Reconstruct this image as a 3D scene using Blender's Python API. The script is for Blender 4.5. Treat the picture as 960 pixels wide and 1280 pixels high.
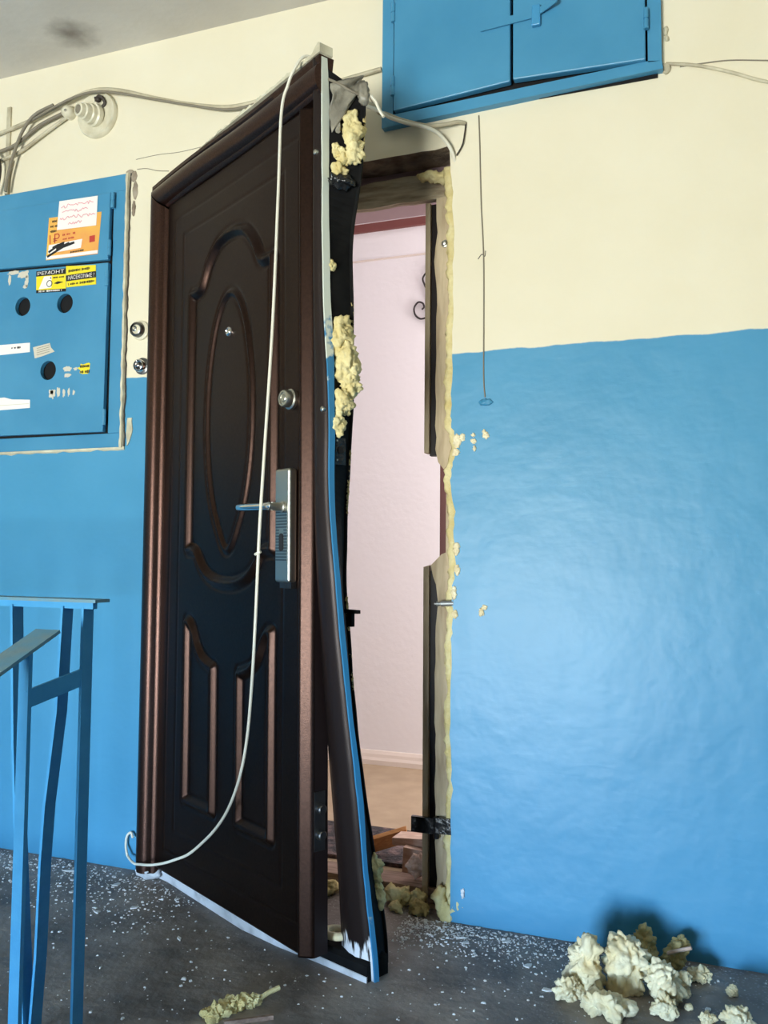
import bpy, bmesh, math, random
import numpy as np
from mathutils import Vector, Matrix, noise

for o in list(bpy.data.objects):
    bpy.data.objects.remove(o, do_unlink=True)
scene = bpy.context.scene
COL = scene.collection
R = math.radians

# ------------------------------------------------------------------ camera
cam_d = bpy.data.cameras.new('camera')
cam_d.sensor_fit = 'VERTICAL'
cam_d.sensor_height = 36.0
cam_d.lens = 36.0 * 1050.0 / 1280.0
cam_d.clip_start = 0.02
cam = bpy.data.objects.new('camera', cam_d)
COL.objects.link(cam)
_y, _p, _r = R(20.2148), R(3.0168), R(0.5096)
fw = Vector((-math.sin(_y) * math.cos(_p), math.cos(_y) * math.cos(_p), math.sin(_p)))
rt = Vector((math.cos(_y), math.sin(_y), 0))
up = rt.cross(fw)
rt2 = rt * math.cos(_r) + up * math.sin(_r)
up2 = -rt * math.sin(_r) + up * math.cos(_r)
M = Matrix((rt2, up2, -fw)).transposed().to_4x4()
M.translation = Vector((0, -2.1062, 0.9232))
cam.matrix_world = M
scene.camera = cam

# ------------------------------------------------------------------ world, lights, exposure
w = bpy.data.worlds.new('sky')
scene.world = w
w.use_nodes = True
# blue sky above the horizon, sunlit yellowish ground and trees below it; it reaches the scene only through the stair window
_n, _l = w.node_tree.nodes, w.node_tree.links
_tc = _n.new('ShaderNodeTexCoord')
_sp = _n.new('ShaderNodeSeparateXYZ')
_l.new(_tc.outputs['Generated'], _sp.inputs[0])
_mr = _n.new('ShaderNodeMapRange')
_mr.interpolation_type = 'SMOOTHSTEP'
_mr.inputs['From Min'].default_value = -0.10
_mr.inputs['From Max'].default_value = 0.06
_l.new(_sp.outputs['Z'], _mr.inputs['Value'])
_mx = _n.new('ShaderNodeMix')
_mx.data_type = 'RGBA'
_mx.inputs['A'].default_value = (0.87, 0.89, 0.82, 1)
_mx.inputs['B'].default_value = (0.56, 0.83, 1.12, 1)
_l.new(_mr.outputs[0], _mx.inputs['Factor'])
_l.new(_mx.outputs['Result'], _n['Background'].inputs[0])
_n['Background'].inputs[1].default_value = 10.0
scene.view_settings.view_transform = 'Standard'
scene.view_settings.look = 'None'
scene.view_settings.gamma = 1.0
scene.view_settings.use_curve_mapping = False
scene.view_settings.exposure = 3.0


def area(name, loc, direction, sx, sy, power, color):
    l = bpy.data.lights.new(name, 'AREA')
    l.shape = 'RECTANGLE'
    l.size = sx
    l.size_y = sy
    l.energy = power
    l.color = color
    o = bpy.data.objects.new(name, l)
    COL.objects.link(o)
    o.location = loc
    o.rotation_euler = Vector(direction).to_track_quat('-Z', 'Y').to_euler()
    return o


# daylight entering by the half-landing window (behind the camera) and by the flat's own window
_pt = area('stair_window_portal', (-1.35, -5.25, 0.32), (0, 1, 0), 1.24, 1.34, 1, (1, 1, 1))
_pt.data.cycles.is_portal = True
area('flat_window_daylight', (0.52, 0.92, 1.35), (-1, 0.12, 0), 0.9, 1.7, 5.4, (1.0, 0.975, 0.955))

# ------------------------------------------------------------------ materials
MATS = {}


def nt(m):
    m.use_nodes = True
    return m.node_tree.nodes, m.node_tree.links, m.node_tree.nodes['Principled BSDF']


def mat(name, col, rough=0.6, metal=0.0, col2=None, scale=8.0, detail=4.0, bump=0.0, bscale=60.0, bdist=0.002,
        stretch=(1, 1, 1), lo=0.35, hi=0.65, spec=0.5, **kw):
    m = bpy.data.materials.new(name)
    N, L, b = nt(m)
    b.inputs['Base Color'].default_value = (*col, 1)
    b.inputs['Roughness'].default_value = rough
    b.inputs['Metallic'].default_value = metal
    b.inputs['Specular IOR Level'].default_value = spec
    for k, v in kw.items():
        b.inputs[k].default_value = v
    geo = N.new('ShaderNodeNewGeometry')
    mp = N.new('ShaderNodeMapping')
    mp.inputs['Scale'].default_value = stretch
    L.new(geo.outputs['Position'], mp.inputs['Vector'])
    if col2 is not None:
        n = N.new('ShaderNodeTexNoise')
        n.inputs['Scale'].default_value = scale
        n.inputs['Detail'].default_value = detail
        L.new(mp.outputs[0], n.inputs['Vector'])
        r = N.new('ShaderNodeValToRGB')
        r.color_ramp.elements[0].position = lo
        r.color_ramp.elements[1].position = hi
        r.color_ramp.elements[0].color = (*col, 1)
        r.color_ramp.elements[1].color = (*col2, 1)
        L.new(n.outputs['Fac'], r.inputs['Fac'])
        L.new(r.outputs['Color'], b.inputs['Base Color'])
    if bump:
        n2 = N.new('ShaderNodeTexNoise')
        n2.inputs['Scale'].default_value = bscale
        n2.inputs['Detail'].default_value = 5
        L.new(mp.outputs[0], n2.inputs['Vector'])
        bp = N.new('ShaderNodeBump')
        bp.inputs['Strength'].default_value = bump
        bp.inputs['Distance'].default_value = bdist
        L.new(n2.outputs['Fac'], bp.inputs['Height'])
        L.new(bp.outputs['Normal'], b.inputs['Normal'])
    MATS[name] = m
    return m


def srgb(r, g, b):
    f = lambda c: (c / 255 / 12.92) if c <= 10 else ((c / 255 + 0.055) / 1.055) ** 2.4
    return (f(r), f(g), f(b))


BLUE = srgb(62, 142, 190)
CREAM = srgb(222, 214, 186)


def two_tone_wall(name, line=1.457):
    """oil paint up to `line`, whitewash above; brush marks and bumps in both."""
    m = bpy.data.materials.new(name)
    N, L, b = nt(m)
    geo = N.new('ShaderNodeNewGeometry')
    sep = N.new('ShaderNodeSeparateXYZ')
    L.new(geo.outputs['Position'], sep.inputs[0])
    en = N.new('ShaderNodeTexNoise')
    en.inputs['Scale'].default_value = 14
    en.inputs['Detail'].default_value = 5
    L.new(geo.outputs['Position'], en.inputs['Vector'])
    ma = N.new('ShaderNodeMath'); ma.operation = 'MULTIPLY_ADD'
    ma.inputs[1].default_value = 0.014; ma.inputs[2].default_value = -0.007
    L.new(en.outputs['Fac'], ma.inputs[0])
    ad = N.new('ShaderNodeMath'); ad.operation = 'ADD'
    L.new(sep.outputs['Z'], ad.inputs[0]); L.new(ma.outputs[0], ad.inputs[1])
    mr = N.new('ShaderNodeMapRange')
    mr.inputs['From Min'].default_value = line - 0.0015
    mr.inputs['From Max'].default_value = line + 0.0015
    L.new(ad.outputs[0], mr.inputs['Value'])
    # blue with faint cloudy variation
    nb = N.new('ShaderNodeTexNoise'); nb.inputs['Scale'].default_value = 3.0; nb.inputs['Detail'].default_value = 6
    L.new(geo.outputs['Position'], nb.inputs['Vector'])
    rb = N.new('ShaderNodeValToRGB')
    rb.color_ramp.elements[0].position = 0.3; rb.color_ramp.elements[0].color = (*srgb(68, 141, 181), 1)
    rb.color_ramp.elements[1].position = 0.75; rb.color_ramp.elements[1].color = (*srgb(78, 150, 190), 1)
    L.new(nb.outputs['Fac'], rb.inputs['Fac'])
    rc = N.new('ShaderNodeValToRGB')
    rc.color_ramp.elements[0].position = 0.3; rc.color_ramp.elements[0].color = (*srgb(225, 216, 190), 1)
    rc.color_ramp.elements[1].position = 0.7; rc.color_ramp.elements[1].color = (*srgb(231, 223, 200), 1)
    L.new(nb.outputs['Fac'], rc.inputs['Fac'])
    mx = N.new('ShaderNodeMix'); mx.data_type = 'RGBA'
    L.new(mr.outputs[0], mx.inputs['Factor']); L.new(rb.outputs[0], mx.inputs['A']); L.new(rc.outputs[0], mx.inputs['B'])
    L.new(mx.outputs['Result'], b.inputs['Base Color'])
    b.inputs['Specular IOR Level'].default_value = 0.42
    rr = N.new('ShaderNodeMapRange')
    rr.inputs['To Min'].default_value = 0.41; rr.inputs['To Max'].default_value = 0.85
    L.new(mr.outputs[0], rr.inputs['Value']); L.new(rr.outputs[0], b.inputs['Roughness'])
    # brush marks: two stretched noises and a lumpy plaster noise
    mp = N.new('ShaderNodeMapping'); mp.inputs['Scale'].default_value = (11, 11, 34)
    L.new(geo.outputs['Position'], mp.inputs['Vector'])
    n1 = N.new('ShaderNodeTexNoise'); n1.inputs['Scale'].default_value = 1.0; n1.inputs['Detail'].default_value = 5
    n1.inputs['Distortion'].default_value = 0.6
    L.new(mp.outputs[0], n1.inputs['Vector'])
    n2 = N.new('ShaderNodeTexNoise'); n2.inputs['Scale'].default_value = 9; n2.inputs['Detail'].default_value = 3
    L.new(geo.outputs['Position'], n2.inputs['Vector'])
    b1 = N.new('ShaderNodeBump'); b1.inputs['Strength'].default_value = 0.10; b1.inputs['Distance'].default_value = 0.004
    b2 = N.new('ShaderNodeBump'); b2.inputs['Strength'].default_value = 0.35; b2.inputs['Distance'].default_value = 0.01
    L.new(n1.outputs['Fac'], b1.inputs['Height']); L.new(n2.outputs['Fac'], b2.inputs['Height'])
    L.new(b2.outputs[0], b1.inputs['Normal']); L.new(b1.outputs[0], b.inputs['Normal'])
    MATS[name] = m
    return m


two_tone_wall('stair_wall')
mat('raw_plaster', srgb(176, 164, 146), 0.95, col2=srgb(120, 104, 88), scale=14, bump=0.8, bscale=40, bdist=0.01)
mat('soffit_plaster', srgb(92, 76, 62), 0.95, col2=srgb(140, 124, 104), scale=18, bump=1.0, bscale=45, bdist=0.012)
mat('blue_metal', srgb(62, 134, 174), 0.42, col2=srgb(72, 143, 182), scale=5, bump=0.15, bscale=40, bdist=0.003)
mat('rail_blue', srgb(60, 138, 186), 0.40, col2=srgb(68, 146, 192), scale=20, bump=0.3, bscale=90, bdist=0.002)
mat('rail_worn', srgb(82, 134, 158), 0.45, col2=srgb(108, 134, 140), scale=25, bump=0.3, bscale=90, bdist=0.002)
mat('hole_shade_black', (0.003, 0.003, 0.004), 0.9)  # near-black that stands for the shade inside holes and recesses
mat('door_metal', (0.034, 0.0195, 0.0155), 0.36, 0.95, col2=(0.044, 0.025, 0.0195), scale=160, detail=2, bump=0.35, bscale=420, bdist=0.0006)
mat('frame_metal', (0.068, 0.037, 0.029), 0.34, 0.95, col2=(0.095, 0.052, 0.041), scale=260, detail=2, bump=0.5, bscale=380, bdist=0.0008)
mat('black_metal', (0.004, 0.004, 0.0045), 0.75, 0.0, spec=0.12, col2=(0.008, 0.008, 0.008), scale=30, bump=0.2, bscale=60)
mat('edge_metal_rebate_shade', (0.014, 0.007, 0.007), 0.5, 0.2)  # dark leaf edge metal; also colours the rebate's painted shade
mat('bolt_zinc', (0.30, 0.31, 0.31), 0.5, 0.7)
mat('steel', (0.55, 0.54, 0.48), 0.36, 1.0, bump=0.1, bscale=200, bdist=0.0005)
mat('steel_dark', (0.20, 0.20, 0.20), 0.35, 1.0)
mat('chrome', (0.75, 0.75, 0.75), 0.12, 1.0)
mat('foam', srgb(226, 214, 164), 0.95, col2=srgb(208, 190, 130), scale=22, bump=0.7, bscale=120, bdist=0.004)
mat('foam_pale', srgb(236, 224, 190), 0.95, col2=srgb(216, 192, 138), scale=16, lo=0.45, hi=0.75, bump=0.7, bscale=110, bdist=0.004)
mat('foam_brown', srgb(168, 150, 100), 0.95, col2=srgb(196, 178, 126), scale=30, bump=0.7, bscale=120, bdist=0.004)
mat('old_wood', srgb(196, 178, 148), 0.8, col2=srgb(150, 128, 100), scale=6, stretch=(9, 9, 1.2), lo=0.4, hi=0.8, bump=0.4, bscale=30, bdist=0.004)
mat('header_wood', srgb(184, 168, 142), 0.85, col2=srgb(112, 92, 74), scale=5, stretch=(1.6, 9, 12), lo=0.45, hi=0.75, bump=0.6, bscale=12, bdist=0.008)
mat('red_brown', srgb(112, 58, 54), 0.6)
mat('pink_wood', srgb(222, 194, 178), 0.7, col2=srgb(196, 160, 140), scale=5, stretch=(3, 20, 20), bump=0.2, bscale=20)
mat('plank_wood', srgb(172, 146, 132), 0.85, col2=srgb(120, 98, 86), scale=5, stretch=(2.5, 20, 20), bump=0.5, bscale=22)
mat('orange_wood', srgb(206, 150, 96), 0.6, col2=srgb(184, 126, 74), scale=5, stretch=(3, 20, 20))
mat('hall_wall', srgb(236, 231, 233), 0.8, bump=0.25, bscale=35, bdist=0.004)
mat('hall_soffit_shade', srgb(150, 124, 128), 0.85)  # mauve paper with the soffit's shadow mixed into its colour
mat('hall_floor', srgb(176, 154, 128), 0.5, col2=srgb(162, 140, 114), scale=9, bump=0.2, bscale=20)
mat('mat_rug', srgb(52, 48, 52), 0.95, col2=srgb(112, 92, 90), scale=30, lo=0.45, hi=0.7, bump=1.0, bscale=70, bdist=0.01)
mat('white_trim', srgb(224, 210, 200), 0.5)
mat('white_paint', srgb(214, 214, 218), 0.7, col2=srgb(160, 160, 164), scale=20, lo=0.5, hi=0.8, bump=0.4, bscale=60)
mat('cream_paint', srgb(216, 210, 184), 0.85, col2=srgb(182, 174, 150), scale=22, bump=0.5, bscale=50)
mat('cable_cream', srgb(206, 198, 172), 0.6, col2=srgb(170, 160, 136), scale=18)
mat('cable_white', srgb(226, 222, 206), 0.45)
mat('cable_grey', srgb(128, 120, 104), 0.6)
mat('dark_wire', srgb(60, 52, 46), 0.6)
mat('porcelain', srgb(226, 220, 198), 0.35, col2=srgb(206, 198, 172), scale=30)
mat('black_plastic', (0.012, 0.012, 0.013), 0.25, bump=0.5, bscale=60, bdist=0.006)
mat('grey_film', srgb(104, 100, 90), 0.35, col2=srgb(158, 153, 138), scale=12, bump=0.6, bscale=40, bdist=0.008)
mat('clear_film', srgb(206, 204, 194), 0.25, Alpha=0.55)
mat('paper_white', srgb(238, 232, 228), 0.8)
mat('paper_grey', srgb(206, 200, 184), 0.85)
mat('sticker_orange', srgb(238, 192, 78), 0.6, col2=srgb(230, 158, 84), scale=5, lo=0.4, hi=0.65)
mat('sticker_yellow', srgb(238, 216, 40), 0.6)
mat('ink_black', (0.01, 0.01, 0.012), 0.6)
mat('ink_red', srgb(190, 60, 50), 0.6)
mat('ink_pink', srgb(226, 128, 138), 0.7)
mat('iron', srgb(52, 44, 46), 0.5, 0.3)
mat('flake', srgb(222, 222, 222), 0.9)


def ceiling_mat():
    m = mat('ceiling_wash', srgb(196, 190, 180), 0.95, col2=srgb(206, 201, 192), scale=3, bump=0.3, bscale=25, bdist=0.006)
    N, L, b = nt(m)
    src = b.inputs['Base Color'].links[0].from_socket
    geo = N.new('ShaderNodeNewGeometry')
    d = N.new('ShaderNodeVectorMath'); d.operation = 'DISTANCE'
    d.inputs[1].default_value = (-1.755, -0.119, 2.5)
    L.new(geo.outputs['Position'], d.inputs[0])
    n = N.new('ShaderNodeTexNoise'); n.inputs['Scale'].default_value = 25
    L.new(geo.outputs['Position'], n.inputs['Vector'])
    ma = N.new('ShaderNodeMath'); ma.operation = 'MULTIPLY_ADD'; ma.inputs[1].default_value = 0.06
    L.new(n.outputs['Fac'], ma.inputs[0]); L.new(d.outputs['Value'], ma.inputs[2])
    mr = N.new('ShaderNodeMapRange')
    mr.inputs['From Min'].default_value = 0.035; mr.inputs['From Max'].default_value = 0.12
    mr.inputs['To Min'].default_value = 0.75; mr.inputs['To Max'].default_value = 0.0
    L.new(ma.outputs[0], mr.inputs['Value'])
    mx = N.new('ShaderNodeMix'); mx.data_type = 'RGBA'
    L.new(mr.outputs[0], mx.inputs['Factor']); L.new(src, mx.inputs['A'])
    mx.inputs['B'].default_value = (*srgb(96, 84, 72), 1)
    L.new(mx.outputs['Result'], b.inputs['Base Color'])


ceiling_mat()


def floor_mat():
    m = mat('landing_concrete', srgb(104, 97, 93), 0.62, col2=srgb(166, 156, 148), scale=6, detail=10, lo=0.35, hi=0.78,
            bump=0.7, bscale=26, bdist=0.008)
    N, L, b = nt(m)
    src = b.inputs['Base Color'].links[0].from_socket
    geo = N.new('ShaderNodeNewGeometry')
    # plaster dust trodden in as specks, denser towards the wall
    v = N.new('ShaderNodeTexVoronoi'); v.inputs['Scale'].default_value = 120
    L.new(geo.outputs['Position'], v.inputs['Vector'])
    n = N.new('ShaderNodeTexNoise'); n.inputs['Scale'].default_value = 9; n.inputs['Detail'].default_value = 6
    L.new(geo.outputs['Position'], n.inputs['Vector'])
    sep = N.new('ShaderNodeSeparateXYZ'); L.new(geo.outputs['Position'], sep.inputs[0])
    near = N.new('ShaderNodeMapRange')
    near.inputs['From Min'].default_value = -0.55; near.inputs['From Max'].default_value = 0.0
    near.inputs['To Min'].default_value = -0.12; near.inputs['To Max'].default_value = 0.16
    L.new(sep.outputs['Y'], near.inputs['Value'])
    th = N.new('ShaderNodeMath'); th.operation = 'MULTIPLY_ADD'; th.inputs[1].default_value = 0.75; 
    L.new(n.outputs['Fac'], th.inputs[0]); L.new(near.outputs[0], th.inputs[2])
    sub = N.new('ShaderNodeMath'); sub.operation = 'SUBTRACT'
    L.new(th.outputs[0], sub.inputs[0]); L.new(v.outputs['Distance'], sub.inputs[1])
    mr = N.new('ShaderNodeMapRange'); mr.inputs['From Min'].default_value = 0.13; mr.inputs['From Max'].default_value = 0.36
    mr.inputs['To Max'].default_value = 0.5
    L.new(sub.outputs[0], mr.inputs['Value'])
    mx = N.new('ShaderNodeMix'); mx.data_type = 'RGBA'
    L.new(mr.outputs[0], mx.inputs['Factor']); L.new(src, mx.inputs['A'])
    mx.inputs['B'].default_value = (*srgb(178, 176, 174), 1)
    L.new(mx.outputs['Result'], b.inputs['Base Color'])


floor_mat()


def jamb_edge_mat():
    """edge of the torn-out jamb: whitewash above the paint line, blue oil paint below, scuffed"""
    m = bpy.data.materials.new('jamb_edge')
    N, L, b = nt(m)
    geo = N.new('ShaderNodeNewGeometry')
    sep = N.new('ShaderNodeSeparateXYZ'); L.new(geo.outputs['Position'], sep.inputs[0])
    n = N.new('ShaderNodeTexNoise'); n.inputs['Scale'].default_value = 26; n.inputs['Detail'].default_value = 6
    L.new(geo.outputs['Position'], n.inputs['Vector'])
    ma = N.new('ShaderNodeMath'); ma.operation = 'MULTIPLY_ADD'; ma.inputs[1].default_value = 0.5; ma.inputs[2].default_value = -0.25
    L.new(n.outputs['Fac'], ma.inputs[0])
    ad = N.new('ShaderNodeMath'); ad.operation = 'ADD'; L.new(sep.outputs['Z'], ad.inputs[0]); L.new(ma.outputs[0], ad.inputs[1])
    mr = N.new('ShaderNodeMapRange'); mr.inputs['From Min'].default_value = 1.38; mr.inputs['From Max'].default_value = 1.42
    L.new(ad.outputs[0], mr.inputs['Value'])
    mx = N.new('ShaderNodeMix'); mx.data_type = 'RGBA'
    mx.inputs['A'].default_value = (*srgb(48, 122, 168), 1); mx.inputs['B'].default_value = (*srgb(206, 212, 200), 1)
    L.new(mr.outputs[0], mx.inputs['Factor'])
    sc = N.new('ShaderNodeMapRange'); sc.inputs['From Min'].default_value = 0.70; sc.inputs['From Max'].default_value = 0.74
    L.new(n.outputs['Fac'], sc.inputs['Value'])
    mx2 = N.new('ShaderNodeMix'); mx2.data_type = 'RGBA'
    L.new(sc.outputs[0], mx2.inputs['Factor']); L.new(mx.outputs['Result'], mx2.inputs['A'])
    mx2.inputs['B'].default_value = (*srgb(150, 168, 166), 1)
    L.new(mx2.outputs['Result'], b.inputs['Base Color'])
    b.inputs['Roughness'].default_value = 0.5
    MATS['jamb_edge'] = m


jamb_edge_mat()


def jamb_front_mat():
    """dark jamb metal with white paint smeared over its foot"""
    m = mat('jamb_metal', (0.022, 0.014, 0.013), 0.40, 0.5, bump=0.4, bscale=380, bdist=0.0008)
    N, L, b = nt(m)
    geo = N.new('ShaderNodeNewGeometry')
    sep = N.new('ShaderNodeSeparateXYZ'); L.new(geo.outputs['Position'], sep.inputs[0])
    mp = N.new('ShaderNodeMapping'); mp.inputs['Scale'].default_value = (60, 60, 10); L.new(geo.outputs['Position'], mp.inputs['Vector'])
    n = N.new('ShaderNodeTexNoise'); n.inputs['Scale'].default_value = 1; n.inputs['Detail'].default_value = 4
    L.new(mp.outputs[0], n.inputs['Vector'])
    ma = N.new('ShaderNodeMath'); ma.operation = 'MULTIPLY_ADD'; ma.inputs[1].default_value = -0.22; L.new(n.outputs['Fac'], ma.inputs[0])
    L.new(sep.outputs['Z'], ma.inputs[2])
    mr = N.new('ShaderNodeMapRange'); mr.inputs['From Min'].default_value = -0.055; mr.inputs['From Max'].default_value = -0.035
    mr.inputs['To Min'].default_value = 1; mr.inputs['To Max'].default_value = 0
    L.new(ma.outputs[0], mr.inputs['Value'])
    mx = N.new('ShaderNodeMix'); mx.data_type = 'RGBA'
    L.new(mr.outputs[0], mx.inputs['Factor']); mx.inputs['A'].default_value = (0.022, 0.014, 0.013, 1)
    mx.inputs['B'].default_value = (*srgb(216, 218, 224), 1)
    L.new(mx.outputs['Result'], b.inputs['Base Color'])
    inv = N.new('ShaderNodeMapRange'); inv.inputs['To Min'].default_value = 0.5; inv.inputs['To Max'].default_value = 0.0
    L.new(mr.outputs[0], inv.inputs['Value']); L.new(inv.outputs[0], b.inputs['Metallic'])


jamb_front_mat()

# ------------------------------------------------------------------ building helpers


def tag(o, label=None, cat=None, group=None, kind=None):
    if label: o['label'] = label
    if cat: o['category'] = cat
    if group: o['group'] = group
    if kind: o['kind'] = kind
    return o


ORIG = {}


def thing(name, loc, label, cat, group=None):
    o = bpy.data.objects.new(name, None)
    o.empty_display_size = 0.05
    COL.objects.link(o)
    o.location = loc
    ORIG[o.name] = Vector(loc)
    return tag(o, label, cat, group)


def obj(name, verts, faces, m, parent=None, smooth=False, mats=None, fm=None):
    """one mesh object from world-space vertices"""
    verts = [Vector(v) for v in verts]
    if parent is not None:
        org = ORIG[parent.name]
    else:
        xs = [v.x for v in verts]; ys = [v.y for v in verts]; zs = [v.z for v in verts]
        org = Vector(((min(xs) + max(xs)) / 2, (min(ys) + max(ys)) / 2, min(zs)))
    me = bpy.data.meshes.new(name)
    me.from_pydata([tuple(v - org) for v in verts], [], faces)
    bm = bmesh.new(); bm.from_mesh(me)
    bmesh.ops.recalc_face_normals(bm, faces=bm.faces)
    bm.to_mesh(me); bm.free()
    for x in (mats or [m]):
        me.materials.append(MATS[x])
    if fm:
        for p, i in zip(me.polygons, fm):
            p.material_index = i
    if smooth:
        for p in me.polygons:
            p.use_smooth = True
    o = bpy.data.objects.new(name, me)
    COL.objects.link(o)
    if parent is not None:
        o.parent = parent
    else:
        o.location = org
    ORIG[o.name] = org
    return o


class MB:
    """mesh collector"""
    def __init__(s): s.v = []; s.f = []
    def add(s, v, f):
        k = len(s.v); s.v += [Vector(p) for p in v]; s.f += [tuple(i + k for i in q) for q in f]
        return s
    def box(s, x0, x1, y0, y1, z0, z1):
        v = [(x0, y0, z0), (x1, y0, z0), (x1, y1, z0), (x0, y1, z0), (x0, y0, z1), (x1, y0, z1), (x1, y1, z1), (x0, y1, z1)]
        return s.add(v, [(0, 3, 2, 1), (4, 5, 6, 7), (0, 1, 5, 4), (1, 2, 6, 5), (2, 3, 7, 6), (3, 0, 4, 7)])
    def obox(s, c, ax, ay, az):
        """oriented box: centre and three half-axis vectors"""
        c, ax, ay, az = Vector(c), Vector(ax), Vector(ay), Vector(az)
        v = [c + ax * i + ay * j + az * k for k in (-1, 1) for (i, j) in ((-1, -1), (1, -1), (1, 1), (-1, 1))]
        return s.add(v, [(0, 3, 2, 1), (4, 5, 6, 7), (0, 1, 5, 4), (1, 2, 6, 5), (2, 3, 7, 6), (3, 0, 4, 7)])
    def bar(s, p, q, w, d, wdir):
        """rectangular bar from p to q, half sizes w along wdir and d across"""
        p, q, wd = Vector(p), Vector(q), Vector(wdir)
        ax = (q - p).normalized(); wd = (wd - ax * wd.dot(ax)).normalized(); dd = ax.cross(wd)
        return s.obox((p + q) / 2, ax * ((q - p).length / 2), wd * w, dd * d)
    def prism(s, poly, y0, y1):
        """polygon of (x,z) extruded along y"""
        n = len(poly)
        v = [(x, y0, z) for x, z in poly] + [(x, y1, z) for x, z in poly]
        f = [tuple(range(n)), tuple(range(2 * n - 1, n - 1, -1))] + [(i, (i + 1) % n, n + (i + 1) % n, n + i) for i in range(n)]
        return s.add(v, f)
    def tube(s, pts, r, seg=8, sub=6, closed=False):
        pts = smooth_path(pts, sub, closed) if sub > 1 else [Vector(p) for p in pts]
        n = len(pts); rings = []
        prev = None
        for i, p in enumerate(pts):
            t = (pts[min(i + 1, n - 1)] - pts[max(i - 1, 0)])
            t = t.normalized() if t.length > 1e-9 else Vector((0, 0, 1))
            if prev is None:
                a = Vector((0, 1, 0)) if abs(t.y) < 0.9 else Vector((1, 0, 0))
            else:
                a = prev
            a = (a - t * a.dot(t)).normalized(); prev = a
            b = t.cross(a)
            rr = r(i / (n - 1)) if callable(r) else r
            rings.append([p + (a * math.cos(2 * math.pi * k / seg) + b * math.sin(2 * math.pi * k / seg)) * rr for k in range(seg)])
        v = [q for g in rings for q in g]; f = []
        for i in range(n - 1):
            for k in range(seg):
                f.append((i * seg + k, i * seg + (k + 1) % seg, (i + 1) * seg + (k + 1) % seg, (i + 1) * seg + k))
        f.append(tuple(range(seg - 1, -1, -1))); f.append(tuple((n - 1) * seg + k for k in range(seg)))
        return s.add(v, f)
    def lathe(s, c, axis, prof, seg=24):
        """profile of (along, radius) turned about axis from c"""
        c = Vector(c); ax = Vector(axis).normalized()
        a = Vector((0, 0, 1)) if abs(ax.z) < 0.9 else Vector((1, 0, 0))
        a = (a - ax * a.dot(ax)).normalized(); b = ax.cross(a)
        v = []
        for h, r in prof:
            v += [c + ax * h + (a * math.cos(2 * math.pi * k / seg) + b * math.sin(2 * math.pi * k / seg)) * max(r, 1e-5) for k in range(seg)]
        f = []
        for i in range(len(prof) - 1):
            for k in range(seg):
                f.append((i * seg + k, i * seg + (k + 1) % seg, (i + 1) * seg + (k + 1) % seg, (i + 1) * seg + k))
        f.append(tuple(range(seg - 1, -1, -1))); f.append(tuple((len(prof) - 1) * seg + k for k in range(seg)))
        return s.add(v, f)
    def map(s, fn):
        s.v = [Vector(fn(v)) for v in s.v]; return s
    def build(s, name, m, parent=None, smooth=False):
        o = obj(name, s.v, s.f, m, parent, smooth)
        if smooth and len(s.v) < 3000:
            md = o.modifiers.new('split', 'EDGE_SPLIT'); md.split_angle = R(42)
        return o


def smooth_path(pts, sub, closed=False):
    P = [Vector(p) for p in pts]; n = len(P); out = []
    g = (lambda i: P[i % n]) if closed else (lambda i: P[max(0, min(n - 1, i))])
    for i in range(n if closed else n - 1):
        p0, p1, p2, p3 = g(i - 1), g(i), g(i + 1), g(i + 2)
        for k in range(sub):
            t = k / sub
            out.append(0.5 * ((2 * p1) + (-p0 + p2) * t + (2 * p0 - 5 * p1 + 4 * p2 - p3) * t * t + (-p0 + 3 * p1 - 3 * p2 + p3) * t ** 3))
    if not closed: out.append(P[-1])
    return out


def bevel(o, w, seg=2):
    md = o.modifiers.new('bevel', 'BEVEL'); md.width = w; md.segments = seg; md.limit_method = 'ANGLE'; md.angle_limit = R(40)
    return o


def foam_mesh(c, rx, ry, rz, seed, rough=0.45, sub=4, freq=1.0, flat=None, rot=0.0, lean=(0, 0)):
    """crumbly broken lump of set foam; flat = z of the surface it lies on"""
    bm = bmesh.new()
    bmesh.ops.create_icosphere(bm, subdivisions=sub, radius=1.0)
    off = Vector((seed * 7.31, seed * 3.17, seed * 1.93))
    ca, sa = math.cos(rot), math.sin(rot)
    vs = []
    rm = (rx * ry * rz) ** (1 / 3)
    am = min(rx, ry, rz) * 0.55 + rm * 0.45
    for v in bm.verts:
        p = v.co.copy()
        e = Vector((p.x * rx, p.y * ry, p.z * rz))
        w = e / rm * freq
        a = noise.noise(w * 1.0 + off) * 1.1
        b = abs(noise.noise(w * 1.9 + off * 2)) * 1.1
        d = abs(noise.noise(w * 4.3 + off)) * 0.42 + abs(noise.noise(w * 9 + off)) * 0.18
        nr = Vector((p.x / rx, p.y / ry, p.z / rz)).normalized()
        q = e * 0.82 + nr * am * rough * (a + b + d - 0.15)
        q = Vector((q.x * ca - q.y * sa + lean[0] * q.z, q.x * sa + q.y * ca + lean[1] * q.z, q.z))
        q += Vector(c)
        if flat is not None and q.z < flat: q.z = flat + 0.0002 * noise.noise(p * 9)
        vs.append(q)
    fs = [tuple(v.index for v in f.verts) for f in bm.faces]
    bm.free()
    return vs, fs


def lump(name, m, parent, *a, **k):
    v, f = foam_mesh(*a, **k)
    return obj(name, v, f, m, parent, smooth=True)


TEXT_N = [0]


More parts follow.
